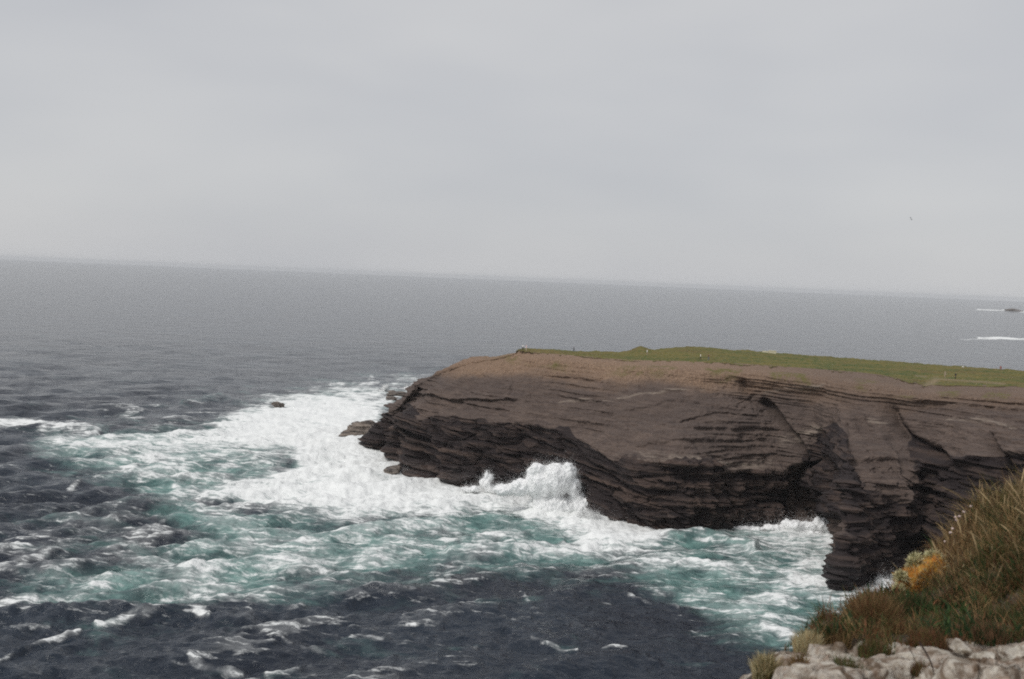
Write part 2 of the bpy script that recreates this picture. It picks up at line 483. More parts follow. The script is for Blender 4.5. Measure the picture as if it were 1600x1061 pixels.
nrm = np.where((nrm[..., 1:2] * -1 + nrm[..., 2:3]) < 0, -nrm, nrm)

face = sstep(0.9, 1.2, V) * (1 - sstep(2.85, 3.15, V))          # steep lower face
slp = sstep(2.9, 3.2, V) * (1 - sstep(5.6, 6.0, V))             # open slope
front = 1 - sstep(5.85, 6.0, V)
along = X * 0.9 + Y * 0.45
lump = front * (2.0 * fbm3(X * 0.045, Y * 0.045, Z * 0.06, 4, 11) + 0.40 * fbm3(X * 0.3, Y * 0.3, Z * 0.45, 4, 21, 0.6))
lump *= sstep(0.0, 0.8, V) * (1 - sstep(5.4, 6.0, V) * 0.8) * (1 - 0.9 * sstep(6.0, 6.2, V))
Zl = Z + nrm[..., 2] * lump
s = Zl + 0.03 * X + 0.5 * noise2(X * 0.02, Y * 0.02, 5) + 0.12 * noise2(X * 0.13, Y * 0.13, 6)
disp = np.zeros_like(Z)
layer = np.tanh(3.2 * noise2(s * 0.55, along * 0.018, 31)) * 0.75 + np.tanh(3.5 * noise2(s * 1.5, along * 0.045, 32)) * 0.42 + np.tanh(3 * noise2(s * 3.6, along * 0.1, 33)) * 0.16
vert = 1 - sstep(880, 1010, hpx)                                  # left part: massive buttresses, right part: bedded
disp += face * layer * (0.16 + 0.36 * (1 - vert)) + slp * layer * (0.14 + 0.62 * sstep(0.0, 0.5, noise2(X * 0.035, Z * 0.09, 41) + 0.15 + 0.45 * sstep(950, 1150, hpx)))
aw = along + 2.0 * noise2(along * 0.08, s * 0.12, 7)
cv1, ce1 = cells(aw * 0.15, s * (0.30 - 0.12 * vert) + 0.5 * noise2(along * 0.1, s * 0.1, 8), 3)
cv2, ce2 = cells(aw * 0.40 + 0.2 * s, s * 0.55, 9)
cv3, ce3 = cells(aw * 0.95, s * 1.2 + 0.4 * noise2(along * 0.3, s * 0.3, 10), 13)
disp += face * ((cv1 - 0.5) * 2.4 - 0.8 * (1 - sstep(0.0, 0.10, ce1)) + (cv2 - 0.5) * 1.3 + (cv3 - 0.5) * 0.5)
disp += slp * ((cv2 - 0.5) * 0.35 + (cv3 - 0.5) * 0.22) * sstep(-0.1, 0.4, noise2(X * 0.05, Z * 0.12, 43))
disp += face * (2.6 * np.tanh(2.2 * noise2(along * 0.075, Z * 0.02, 51)) + 1.2 * np.tanh(2.5 * noise2(along * 0.2, Z * 0.04, 52)))
disp += (1 - sstep(630, 720, hpx)) * front * sstep(1.0, 1.3, V) * (1 - sstep(4.3, 4.8, V)) * (layer * 0.8 + (cv1 - 0.5) * 2.0)
# alcoves eaten in under the lip
alc = sstep(0.0, 0.3, noise2(along * 0.06, Z * 0.03, 53) + 0.10) * (0.55 + 0.45 * sstep(-0.3, 0.3, noise2(along * 0.16, Z * 0.1, 54)))
arch = sstep(2.0, 2.55, V) * (1 - sstep(2.72, 2.94, V - 0.06 * noise2(along * 0.25, along * 0, 55)))
disp -= arch * alc * (3.6 * vert + 1.6)
disp += 0.9 * sstep(2.8, 3.0, V) * (1 - sstep(3.0, 3.35, V))

def groove(pts, w, depth):
    d, _ = line_sd(hpx, hpy, pts)
    return depth * np.exp(-(d / w) ** 2)
wob = 4.0 * noise2(hpx * 0.03, hpy * 0.05, 61) + 2.0 * noise2(hpx * 0.1, hpy * 0.12, 62)
_hpx, _hpy = hpx, hpy
hpx, hpy = hpx + wob, hpy + 0.7 * wob
disp -= front * groove([(1158, 597), (1172, 613), (1180, 630), (1196, 645)], 6, 2.4)
disp -= front * groove([(1196, 630), (1222, 662), (1246, 694), (1268, 716)], 6, 4.5)
disp -= front * groove([(1180, 618), (1150, 640)], 3, 0.9)
disp -= front * groove([(1392, 640), (1412, 672), (1450, 700), (1480, 722)], 8, 4.0)
disp -= front * groove([(1318, 662), (1335, 690), (1346, 712), (1352, 760)], 7, 2.6)
disp += front * groove([(1372, 655), (1380, 690), (1400, 735)], 16, 3.0)
disp -= front * groove([(1270, 745), (1292, 775), (1300, 800)], 16, 6.0)
disp -= front * groove([(1535, 685), (1560, 715), (1575, 740)], 12, 4.0)
disp -= front * groove([(652, 700), (655, 728)], 5, 2.0)
disp -= front * groove([(1055, 662), (1075, 664)], 5, 1.4)
disp -= front * groove([(980, 660), (992, 660)], 3, 1.0)
def step(pts, amp, fall):
    d, side = line_sd(hpx, hpy, pts)
    k = np.where((hpx > pts[0][0]) & (hpx < pts[-1][0]), 1.0, np.exp(-(d / 8) ** 2))
    return amp * k * sstep(-2.0, 2.0, side) * np.exp(-np.maximum(side, 0) / fall)
disp += front * step([(648, 612), (690, 618), (730, 623), (775, 623), (800, 621)], 2.0, 16)
disp += front * step([(800, 621), (870, 624), (960, 618), (1040, 611), (1100, 606)], 0.45, 10)
disp += front * step([(980, 638), (1060, 630), (1150, 645)], 0.7, 8)
disp += front * step([(1040, 668), (1110, 648), (1175, 655)], 0.9, 9)
disp += front * step([(1000, 700), (1100, 690), (1180, 688), (1240, 692)], 0.9, 9)
disp += front * step([(1100, 712), (1180, 706), (1240, 712)], 0.9, 7)
hpx, hpy = _hpx, _hpy
disp *= sstep(0.0, 0.8, V) * (1 - sstep(5.4, 6.0, V) * 0.8) * (1 - 0.9 * sstep(6.0, 6.2, V))
nh = nrm * np.array([1, 1, 0.12]); nh /= np.linalg.norm(nh, axis=-1)[..., None] + 1e-9
hz_w = (sstep(0.9, 1.2, V) * (1 - sstep(5.6, 5.95, V)))[..., None]
g2 = g + nrm * lump[..., None] + (nh * hz_w + nrm * (1 - hz_w)) * disp[..., None]
g2[..., 2] -= 2.0 * sstep(6.20, 6.34, V) * (1 - sstep(6.9, 7.0, V)) + 0.15 * sstep(6.9, 7.0, V)
# dark rock colour with a ragged upper edge, painted to suggest shaded alcoves
lipn = 0.22 * noise2(hpx * 0.013, hpx * 0, 71) + 0.16 * np.tanh(3 * noise2(hpx * 0.028, hpy * 0.02, 72)) + 0.07 * noise2(hpx * 0.11, hpy * 0.08, 73)
darkv = 1 - sstep(2.86, 3.06, V - lipn)
low_right = poly_sd(hpx + wob, hpy + wob, [(1300, 655), (1345, 700), (1355, 760), (1400, 790), (1430, 745), (1415, 690), (1402, 645), (1425, 672), (1470, 706), (1520, 706), (1600, 712), (1700, 716), (1700, 960), (1290, 960), (1320, 820), (1260, 740), (1250, 715)])
darkv = np.maximum(darkv * np.where(hpx > 1240, 0.0, 1.0), sstep(-3, 6, low_right) * front)
pale_f = poly_sd(hpx + 1.5 * wob, hpy + 1.2 * wob, [(1343, 656), (1372, 650), (1390, 655), (1396, 682), (1440, 722), (1452, 742), (1420, 756), (1396, 762), (1366, 746), (1350, 716), (1356, 690)])
darkv = np.where(V > 6, 0, darkv * (1 - 0.42 * sstep(-9, 9, pale_f + 9 * fbm2(hpx * 0.06, hpy * 0.08, 4, 84))))
scr = sstep(4.55, 5.5, V + 0.25 * fbm2(hpx * 0.015, hpy * 0.06, 4, 81) + 0.25 * (1 - sstep(600, 1000, hpx))) * (1 - sstep(6.45, 6.6, V)) * (1 - 0.55 * sstep(1050, 1350, hpx))
pl = np.zeros_like(V)
for pts, w_ in [([(870, 625), (960, 619), (1040, 611), (1100, 606)], 1.6), ([(1000, 716), (1100, 722), (1200, 722)], 5), ([(1225, 690), (1280, 672)], 8),
                ([(1360, 652), (1386, 656)], 2.5), ([(1480, 657), (1540, 662), (1600, 668)], 2.5), ([(1195, 614), (1230, 606), (1290, 604)], 3)]:
    d, _ = line_sd(hpx, hpy, pts); pl = np.maximum(pl, np.exp(-(d / w_) ** 2))
me = fast_mesh('headland', g2.reshape(-1, 3), grid_quads(NU, NV), ROCK,
               attrs={'bed': np.clip(0.42 + 0.30 * layer + 0.45 * (cv2 - 0.5) + 0.35 * (cv3 - 0.5) + 0.18 * sstep(930, 1050, hpx) * (1 - sstep(1200, 1280, hpx)), 0, 1).ravel(), 'wet': ((1 - sstep(1.1, 1.9, V + 0.3 * noise2(hpx * 0.03, hpy * 0.03, 85))) * front).ravel(), 'dark': darkv.ravel(), 'scree': scr.ravel(), 'pale': pl.ravel(), 'moss': (sstep(5.3, 5.95, V + 0.35 * fbm2(hpx * 0.02, hpy * 0.05, 4, 82)) * front * sstep(-0.05, 0.3, noise2(hpx * 0.018, hpy * 0.03, 83))).ravel()})
headland = tag(link(bpy.data.objects.new('headland', me)), 'dark brown layered rock headland with flat grassy top jutting into surf', kind='structure')

# ------------------------------------------------------------------ turf on the headland
iu = np.arange(0, NU)
iu = iu[(_hpx[:, np.argmin(abs(vrow - 6))] > 800)]
E, B = g2[iu, np.argmin(abs(vrow - 6.0))], g2[iu, np.argmin(abs(vrow - 7.0))]
NT = 64
tv = np.concatenate([[-0.022, -0.018, -0.010, 0.0], np.linspace(0.012, 1.0, NT)])
tvq = 0.12 + 0.88 * tv
tp = E[:, None, :] * (1 - tvq[None, :, None]) + B[:, None, :] * tvq[None, :, None]
tx, ty = tp[..., 0], tp[..., 1]
dz = 0.42 + 0.28 * fbm2(tx * 0.12, ty * 0.12, 4, 91) + 0.16 * fbm2(tx * 0.7, ty * 0.7, 3, 92, 0.6)
lipz = np.clip(0.5 + 1.1 * noise2(along[iu, 0] * 0.16, along[iu, 0] * 0, 95) + 0.6 * noise2(along[iu, 0] * 0.5, along[iu, 0] * 0, 96), 0, 1.2)[:, None]
dz = np.where(tv[None, :] < -0.02, -1.2, np.where(tv[None, :] < -0.017, 0.30 - 0.75 * lipz, dz))
erode = np.clip(0.9 * noise2(along[iu, 0] * 0.10, along[iu, 0] * 0, 93) + 0.6 * noise2(along[iu, 0] * 0.35, along[iu, 0] * 0, 94) + 0.35 * noise2(along[iu, 0] * 1.1, along[iu, 0] * 0, 97), -1, 1)
outv = (E - B); outv[:, 2] = 0; outv /= np.linalg.norm(outv, axis=1)[:, None]
endw = sstep(0, 40, np.arange(len(iu)))[:, None]
tp[..., 2] += dz * (0.35 + 0.65 * endw)
w_edge = np.clip(1 - tv / 0.35, 0, 1)[None, :, None]
tp += outv[:, None, :] * (erode[:, None, None] * 6.0) * w_edge * endw[..., None]
tpx, tpy = proj(tp[..., 0], tp[..., 1], tp[..., 2])
# grassy hummock and low dips
mound = np.exp(-((tpx - 1000) / 13) ** 2) * sstep(0.62, 0.95, tv)[None, :] * 1.5 + np.exp(-((tpx - 1075) / 46) ** 2) * sstep(0.5, 0.95, tv)[None, :] * 0.35
tp[..., 2] += mound
dsoil = np.where(tv[None, :] < -0.009, 1.0, 0.0) * np.ones_like(tpx)
brn = np.exp(-((tpx - 990) / 9) ** 2 - ((tpy - 549.5) / 2.2) ** 2) * 0.8
pth = np.zeros_like(tpx)
for pts, w_ in [([(1462, 592), (1500, 594.5), (1540, 597), (1570, 600)], 1.2), ([(1430, 587), (1448, 589)], 0.9), ([(1462, 594), (1452, 600), (1440, 608)], 5)]:
    d, _ = line_sd(tpx, tpy, pts); pth = np.maximum(pth, np.exp(-(d / w_) ** 2))
me = fast_mesh('grass_field', tp.reshape(-1, 3), grid_quads(*tp.shape[:2]), TURF, attrs={'path': pth.ravel() * 0.45, 'soil': np.maximum(dsoil * 0.85, 0.45 * brn).ravel()})
turf = tag(link(bpy.data.objects.new('grass_field', me)), 'olive green turf covering the flat top of the headland', kind='structure')
turf_pts = tp.reshape(-1, 3); turf_px = np.stack([tpx.ravel(), tpy.ravel()], 1)
def on_turf(px, py):
    """Turf surface point that shows at pixel (px, py)."""
    a, b = proj(turf_pts[:, 0], turf_pts[:, 1], turf_pts[:, 2])
    k = np.argmin((a - px) ** 2 + ((b - py) * 2.0) ** 2)
    return turf_pts[k].copy()

# ------------------------------------------------------------------ sea
NC, NR = 1000, 640
az = np.radians(np.linspace(-33, 33, NC))
dep = np.linspace(math.atan(EYE / 105.0), math.atan(EYE / SEA_R), NR)
dist = EYE / np.tan(dep)
A, D = np.meshgrid(az, dist, indexing='ij')
sx, sy = D * np.sin(A), D * np.cos(A)
spx, spy = proj(sx, sy, np.zeros_like(sx))
spacing = np.gradient(dist)[None, :] * np.ones_like(sx)
h = np.zeros_like(sx)
wr = np.random.default_rng(21)
lam = np.exp(wr.uniform(math.log(2.0), math.log(30), 120))
for L in lam:
    th = math.radians(-62) + wr.normal() * 0.55           # travel direction: toward the cliff
    k = 2 * math.pi / L
    amp = 0.0185 * L ** 0.64 * wr.uniform(0.5, 1.2)
    att = 1 - sstep(L / 4.5, L / 2.0, spacing)
    ph = k * (sx * math.cos(th) + sy * math.sin(th)) + wr.uniform(0, 6.28)
    h += amp * att * np.sin(ph)
h = h + 0.22 * h * np.abs(h) / (0.6 + np.abs(h)) * np.sign(h) * np.sign(h)
gust = 0.75 + 0.5 * noise2(sx * 0.006, sy * 0.004, 101)
h *= gust
rough_n = fbm2(sx * 0.10, sy * 0.065, 5, 111, 0.6) * (1 - sstep(3, 12, spacing))
# warped picture coordinates give the foam its torn outline
wx = spx + 26 * fbm2(sx * 0.035, sy * 0.02, 4, 121) + 8 * fbm2(sx * 0.2, sy * 0.11, 3, 122)
wy = spy + 13 * fbm2(sx * 0.03, sy * 0.018, 4, 131) + 5 * fbm2(sx * 0.2, sy * 0.11, 3, 132)
WHITE = [(655, 596), (600, 604), (520, 609), (440, 616), (385, 624), (352, 648), (300, 668), (215, 682), (245, 700), (340, 706), (440, 714), (445, 728), (350, 742), (285, 762),
         (310, 782), (400, 796), (480, 806), (560, 814), (640, 814), (720, 804), (800, 806), (840, 830), (880, 852), (950, 866), (1020, 860), (1062, 838), (1000, 790),
         (905, 740), (700, 700), (640, 680), (600, 650)]
MILK = [(40, 698), (110, 690), (215, 680), (300, 668), (400, 700), (440, 722), (330, 716), (240, 722), (120, 712)]
TEAL = [(60, 700), (250, 680), (420, 700), (430, 740), (280, 770), (330, 800), (560, 818), (700, 800), (830, 800), (960, 868), (1060, 850), (1140, 822), (1320, 812), (1340, 900),
        (1420, 930), (1420, 1000), (1290, 1010), (1220, 1000), (1130, 985), (1070, 945), (990, 890), (840, 872), (640, 898), (500, 905), (420, 925), (300, 945), (180, 930), (90, 935),
        (30, 930), (150, 890), (260, 868), (330, 850), (260, 790), (200, 740)]
SURF_R = [(1125, 822), (1200, 812), (1260, 800), (1330, 806), (1330, 910), (1420, 890), (1430, 950), (1380, 960), (1300, 940), (1240, 930), (1190, 890), (1230, 860), (1180, 838)]
near = spy > 560
foam = np.zeros_like(sx); aera = np.zeros_like(sx)
nx, ny = wx[near], wy[near]
sdw = poly_sd(nx, ny, WHITE)
fw = sstep(-34, 20, sdw) * (0.58 + 0.50 * sstep(-5, 40, sdw))
fm = sstep(-16, 20, poly_sd(nx, ny, MILK))
ftl = sstep(-58, 34, poly_sd(nx, ny, TEAL))
fr = sstep(-24, 22, poly_sd(nx, ny, SURF_R))
f_ = np.maximum.reduce([fw * 1.05, fm * 0.72, ftl * 0.45, fr * 0.80])
a_ = np.maximum.reduce([fw * 0.9, fm * 0.9, ftl * 0.82, fr * 0.95])
# churned lower-left water: streaky, part foam
churn = np.exp(-((nx - 190) / 260) ** 2 - ((ny - 870) / 110) ** 2)
f_ = np.maximum(f_, 0.36 * churn); a_ = np.maximum(a_, 0.30 * churn)
f_ = np.maximum(f_, 0.36 * sstep(-30, 40, poly_sd(nx, ny, [(240, 770), (420, 720), (560, 810), (430, 840), (330, 850), (150, 870), (120, 830)])))
foam[near] = f_; aera[near] = a_
# wave-scale variation: crests carry foam, troughs open up
foam += (0.24 * rough_n + 0.10 * h + 0.16 * fbm2(sx * 0.05, sy * 0.10, 3, 171)) * sstep(0.05, 0.4, foam)
cap = sstep(0.30, 0.95, h / (0.35 + 0.0006 * D)) * sstep(0.05, 0.45, noise2(sx * 0.02, sy * 0.012, 141) + 0.08)
capw = (1 - sstep(500, 1100, D)) * (0.20 + 0.25 * (1 - sstep(150, 700, spx)))
foam = np.maximum(foam, cap * (capw * 0.95 + 0.13))
STREAKS = [  # crest polyline, half width px, foam, height m, aeration
    ([(-40, 666), (60, 665), (115, 670), (150, 677)], 8, 1.0, 2.2, .2),
    ([(285, 632), (340, 621), (372, 627)], 5, .1, 2.6, .38), ([(150, 712), (230, 716), (330, 718), (430, 716)], 5, .2, 1.2, .7),
    ([(690, 822), (760, 808), (815, 812)], 5, .15, 0.9, 1.0), ([(790, 844), (835, 836), (880, 848)], 5, .2, 1.3, 1.0), ([(700, 866), (760, 850), (800, 858)], 5, .3, 1.6, .9),
    ([(1050, 842), (1110, 838), (1180, 852)], 7, .25, 2.6, 1.0), ([(1060, 885), (1085, 879), (1110, 882)], 4, .95, .8, .9),
    ([(150, 978), (200, 968), (255, 960), (300, 957), (330, 962)], 6, .85, 1.0, .4), ([(0, 1028), (50, 1008), (95, 996), (125, 988)], 4, .8, .9, .2),
    ([(275, 922), (330, 931), (400, 945)], 3.5, .7, .7, .4), ([(-20, 944), (25, 938), (55, 930)], 7, .8, .8, .4), ([(15, 985), (75, 980)], 6, .5, .5, .3),
    ([(95, 945), (150, 938)], 6, .7, .8, .4), ([(-10, 965), (40, 958)], 7, .6, .6, .4), ([(296, 1036), (322, 1042), (380, 1046)], 7, .82, .9, .2), ([(418, 1052), (470, 1046)], 7, .82, .8, .2),
    ([(440, 972), (455, 955), (475, 945)], 7, .62, .7, .2), ([(828, 998), (858, 1008), (900, 1015)], 3.2, .68, .6, .1), ([(980, 930), (1012, 938), (1060, 956)], 2.6, .7, .6, .2),
    ([(915, 947), (955, 941)], 2.5, .65, .5, .1), ([(818, 922), (840, 950)], 6, .52, .5, .1), ([(938, 1016), (975, 1014)], 2.5, .7, .5, .1), ([(1000, 1030), (1025, 1037)], 3, .6, .5, .1),
    ([(1060, 1030), (1120, 1040), (1190, 1050)], 3, .5, .5, .1), ([(1200, 984), (1235, 995), (1262, 1003)], 12, .85, .9, .6), ([(640, 928), (675, 922)], 5, .55, .5, .1),
    ([(800, 965), (830, 960)], 3, .6, .4, .1), ([(470, 1010), (520, 1020)], 5, .55, .5, .1), ([(680, 1018), (740, 1008)], 6, .5, .5, .1), ([(740, 935), (780, 950)], 4, .5, .4, .1),
    ([(300, 850), (350, 842)], 5, .8, .7, .5), ([(270, 760), (285, 757)], 5, .9, .6, .5), ([(60, 803), (90, 796)], 3, .7, .7, .1), ([(100, 765), (125, 755)], 3, .7, .7, .1),
    ([(90, 845), (150, 840)], 4, .6, .7, .1), ([(200, 735), (215, 728)], 3, .8, .6, .3), ([(440, 1000), (455, 1004)], 4, .5, .4, .1), ([(0, 880), (90, 862)], 4, .55, .6, .3),
    ([(1528, 529), (1560, 528.5), (1585, 530), (1640, 532)], 1.5, 1.15, 1.5, 0), ([(1500, 531), (1530, 530)], .8, .7, .5, 0), ([(1526, 484), (1555, 484.4), (1570, 484.6)], 1.0, 1.1, 0, 0),
    ([(1594, 487), (1620, 488)], 1.1, 1.1, 0, 0), ([(560, 589), (600, 597)], 2, .6, .5, .1), ([(160, 652), (215, 646)], 2.5, .55, .6, .3), ([(520, 603), (590, 598)], 2.5, .7, .6, .2),
]
for pts, w_, fo, hh, ae in STREAKS:
    thin = w_ < 2
    w_ = w_ if thin else w_ * 0.68
    p_ = np.array(pts, float)
    bb = (spx > p_[:, 0].min() - 6 * w_ - 20) & (spx < p_[:, 0].max() + 6 * w_ + 20) & (spy > p_[:, 1].min() - 5 * w_ - 8) & (spy < p_[:, 1].max() + 5 * w_ + 8)
    if not bb.any(): continue
    amt = 0.16 * w_ if thin else 1.0
    qx, qy = spx[bb] + amt * 0.3 * (wx - spx)[bb], spy[bb] + amt * 0.3 * (wy - spy)[bb]
    d, side = line_sd(qx, qy, pts)
    brk = 1.0 if thin else np.clip(0.85 + 0.75 * rough_n[bb] + 0.5 * noise2(sx[bb] * 0.28, sy[bb] * 0.12, 161), 0.2, 1.25)
    foam[bb] = np.maximum(foam[bb], fo * (1.0 if thin else 0.76) * brk * np.exp(-(d / (w_ * 1.25)) ** 2) + 0.35 * foam[bb])
    aera[bb] = np.maximum(aera[bb], ae * (0.8 + 0.5 * rough_n[bb]) * np.exp(-(d / (w_ * 1.8)) ** 2))
    h[bb] += 0.6 * hh * np.exp(-(d / (w_ * np.where(side > 0, 1.7, 1.0))) ** 2)
chop = np.clip(foam, 0, 1) * (1 - sstep(3, 10, spacing))
h += (0.40 * rough_n + 0.22 * fbm2(sx * 0.35, sy * 0.22, 3, 151, 0.6)) * (0.35 + 0.9 * chop)
# the sea heaps up where it meets the cliff
h += 1.0 * sstep(0.6, 1.0, foam) * np.exp(-((spx - 930) / 130) ** 2 - ((spy - 815) / 40) ** 2)
me = fast_mesh('sea', np.stack([sx, sy, h], -1).reshape(-1, 3), grid_quads(NC, NR), SEA, attrs={'foam': np.clip(foam, 0, 1.3).ravel(), 'aeration': np.clip(aera, 0, 1.2).ravel()})
sea = tag(link(bpy.data.objects.new('sea', me)), 'dark slate ocean with white foam and turquoise surf round the headland', kind='structure')

# ------------------------------------------------------------------ rocks (shared builder)
def rock_mesh(name, size, mat, seed, subdiv=4, amp=0.28, facets=12, freq=1.4, strata=0.0):
    bm = bmesh.new(); bmesh.ops.create_icosphere(bm, subdivisions=subdiv, radius=1.0)
    co = np.array([v.co[:] for v in bm.verts]); fa = np.array([[v.index for v in f.verts] for f in bm.faces]); bm.free()
    r = np.random.default_rng(seed)
    for _ in range(facets):                                   # flat broken faces
        n = r.normal(size=3); n /= np.linalg.norm(n); c = r.uniform(0.45, 0.8)
        k = co @ n; co = co - np.maximum(k - c, 0)[:, None] * n * 0.9
    o = r.uniform(0, 50, 3)
    nz = fbm3(co[:, 0] * freq + o[0], co[:, 1] * freq + o[1], co[:, 2] * freq + o[2], 5, seed % 97, 0.55)
    co = co * (1 + amp * nz)[:, None]
    if strata:
        st_ = np.tanh(4 * noise2(co[:, 2] * 4.5 + o[0], co[:, 0] * 0.5 + o[1], seed % 89)) * strata
        co[:, 0] *= 1 + st_; co[:, 1] *= 1 + st_
    co = co * np.asarray(size)
    return fast_mesh(name, co, fa, mat)

def add_rock(name, loc, size, mat, seed, label, cat='rock', rotz=0.0, tilt=(0, 0), **kw):
    group = kw.pop('group', None)
    ob = link(bpy.data.objects.new(name, rock_mesh(name, size, mat, seed, **kw)))
    ob.location = loc; ob.rotation_euler = (tilt[0], tilt[1], rotz)
    return tag(ob, label, cat, group)

def sea_rock(px, py, w_px, h_m, depth_m, seed, label, strata=0.12, name='shore_rock', mat=None, zo=0.0, **kw):
    c = P(px, py, z=0.0); wm = w_px * c[1] / FPX
    return add_rock(name, (c[0], c[1], h_m * 0.12 + zo), (wm / 2, depth_m / 2, h_m), mat or SHORE, seed, label, strata=strata, **kw)
sea_rock(568, 681, 56, 4.0, 15, 301, zo=0.8, facets=3, mat=SHOREP, label= 'low greyish-brown layered rock ledge at the foot of the headland tip', subdiv=5)
sea_rock(584, 684, 26, 5.0, 10, 303, 'stepped dark brown rock between the layered ledge and the headland', subdiv=5)
sea_rock(437, 636, 26, 1.9, 6, 305, 'small dark rock alone in white foam away from the cliffs', amp=0.4)
sea_rock(622, 618, 44, 3.0, 9, 307, 'broad brown islet awash in foam behind the headland tip', amp=0.4, subdiv=5)
sea_rock(612, 625, 22, 1.9, 6, 309, 'low brown rock in front of the broad islet', amp=0.4)
sea_rock(612, 738, 30, 2.0, 6, 311, 'small brown wedge rock washed by surf below the dark pillar', amp=0.35)
c = P(1584, 486.2, z=0.0)
add_rock('reef_rock', (c[0], c[1], 1.0), (42, 60, 11), SHORE, 313, 'distant flat dark reef rock with white surf near the horizon', strata=0.1)

# ------------------------------------------------------------------ spray thrown up by breaking waves
TET = np.array([[1, 1, 1], [-1, -1, 1], [-1, 1, -1], [1, -1, -1]], float) / 1.7
TETF = np.array([[0, 1, 2], [0, 3, 1], [0, 2, 3], [1, 3, 2]])
def spray(blobs, d, n, seed, label, core=True, smin=0.03, smax=0.08, fringe=0.85):
    """blobs: (px, py, rx_px, ry_px, weight). A merged soft body of white water with a fringe of fine droplets."""
    r = np.random.default_rng(seed); k = d / FPX
    vs, fs, off = [], [], 0
    bm = bmesh.new(); bmesh.ops.create_icosphere(bm, subdivisions=3, radius=1.0)
    ico = np.array([v.co[:] for v in bm.verts]); icf = np.array([[v.index for v in f.verts] for f in bm.faces]); bm.free()
    for bpx, bpy_, rx, ry, wt in blobs:
        R = np.array([rx * k, max(0.45 * (rx + ry), 0.8 * ry) * k, ry * k])
        vs.append(ico * R * 0.9 + P(bpx, bpy_, d=d)); fs.append(icf + off); off += len(ico)
    me0 = fast_mesh('spray_body', np.concatenate(vs), np.concatenate(fs), SPRAY)
    tmp = bpy.data.objects.new('spray_body', me0); sc.collection.objects.link(tmp)
    rm = tmp.modifiers.new('remesh', 'REMESH'); rm.mode = 'VOXEL'; rm.voxel_size = max(0.16, 1.0 * k)
    sm = tmp.modifiers.new('smooth', 'SMOOTH'); sm.factor = 0.6; sm.iterations = 7
    me1 = bpy.data.meshes.new_from_object(tmp.evaluated_get(bpy.context.evaluated_depsgraph_get()))
    bpy.data.objects.remove(tmp)
    co = np.zeros(len(me1.vertices) * 3, np.float32); me1.vertices.foreach_get('co', co); co = co.reshape(-1, 3).astype(float)
    no = np.zeros(len(me1.vertices) * 3, np.float32); me1.vertices.foreach_get('normal', no); no = no.reshape(-1, 3).astype(float)
    fa = np.zeros(len(me1.polygons) * 4, np.int32); me1.polygons.foreach_get('vertices', fa); fa = fa.reshape(-1, 4)
    bil = fbm3(co[:, 0] * .55, co[:, 1] * .55, co[:, 2] * .40, 4, seed, .6)
    co = co + no * (0.55 * bil - (0.1 if core else 0.6))[:, None] * min(1.0, 8 * k)
    m_ = n; ki = r.integers(0, len(co), m_)
    thr = np.abs(r.normal(size=m_)) * fringe * (0.25 + 1.3 * sstep(-.2, .5, fbm3(co[ki, 0] * .8, co[ki, 1] * .8, co[ki, 2] * .3, 3, seed + 3)))
    p = co[ki] + no[ki] * thr[:, None] + r.normal(size=(m_, 3)) * .12 + np.array([0, 0, 1.0]) * (np.maximum(no[ki, 2], 0) * thr * r.uniform(0, 1.5, m_))[:, None]
    sz = r.uniform(smin, smax, m_) * np.clip(1.2 - thr / (3 * fringe), .4, 1)
    t = (p[:, None, :] + (TET[None] + r.normal(size=(m_, 4, 3)) * .45) * sz[:, None, None]).reshape(-1, 3)
    tf = (TETF[None] + 4 * np.arange(m_)[:, None, None]).reshape(-1, 3)
    tn = np.repeat(no[ki] + np.array([0, 0, .6]), 4, 0)
    if core:
        tri = np.concatenate([fa[:, [0, 1, 2]], fa[:, [0, 2, 3]]])
        V_, F_, N_ = np.concatenate([co, t]), np.concatenate([tri, tf + len(co)]), np.concatenate([no + np.array([0, 0, .35]), tn])
    else: V_, F_, N_ = t, tf, tn
    me = fast_mesh('sea_spray', V_, F_, [SPRAY, SPRAYB], mat_index=np.arange(len(F_)) < (len(F_) - len(tf)))
    return tag(link(bpy.data.objects.new('sea_spray', me)), label, 'spray', kind='stuff')
spray([(845, 757, 28, 28, 1), (868, 751, 28, 31, 1), (887, 742, 15, 22, 1.2), (838, 738, 16, 16, 1), (815, 762, 24, 15, 1), (896, 764, 13, 20, 1.2), (865, 790, 45, 20, .6), (908, 790, 28, 20, .7), (930, 806, 26, 12, .6), (788, 766, 22, 10, .8)],
      283, 26000, 401, 'tall burst of white spray exploding against the dark cliff')
spray([(759, 754, 10, 11, 1), (764, 746, 7, 8, 1), (760, 742, 3, 9, 1.2), (770, 764, 14, 9, 1), (735, 764, 16, 6, 1)], 303, 5000, 402, 'narrow spout of spray beside the tallest burst')
spray([(660, 738, 18, 6, 1), (685, 745, 16, 6, 1), (640, 738, 14, 5, .8), (708, 752, 10, 9, 1), (665, 728, 10, 6, .5)], 330, 9000, 403, 'thin veil of wash falling down the pillar foot', core=False)
spray([(1208, 825, 20, 7, 1), (1238, 821, 22, 10, 1), (1262, 822, 22, 9, 1), (1284, 820, 18, 12, 1), (1304, 830, 16, 12, 1), (1260, 834, 50, 8, .5), (1142, 825, 10, 5, .8), (1170, 826, 26, 4, .6)], 272, 9000, 404, 'white surf boiling up in the mouth of the cave')
spray([(1378, 912, 14, 11, 1), (1362, 924, 14, 9, 1), (1392, 920, 12, 14, 1), (1335, 930, 16, 5, .6), (1380, 932, 20, 10, .6)], 222, 8000, 405, 'wave bursting white beside the foot of the rock buttress', smax=0.10)
spray([(603, 606, 5, 5, 1), (596, 612, 6, 4, 1), (640, 607, 9, 4, .8)], 560, 2500, 406, 'small puff of spray over the broad islet', smax=0.2)
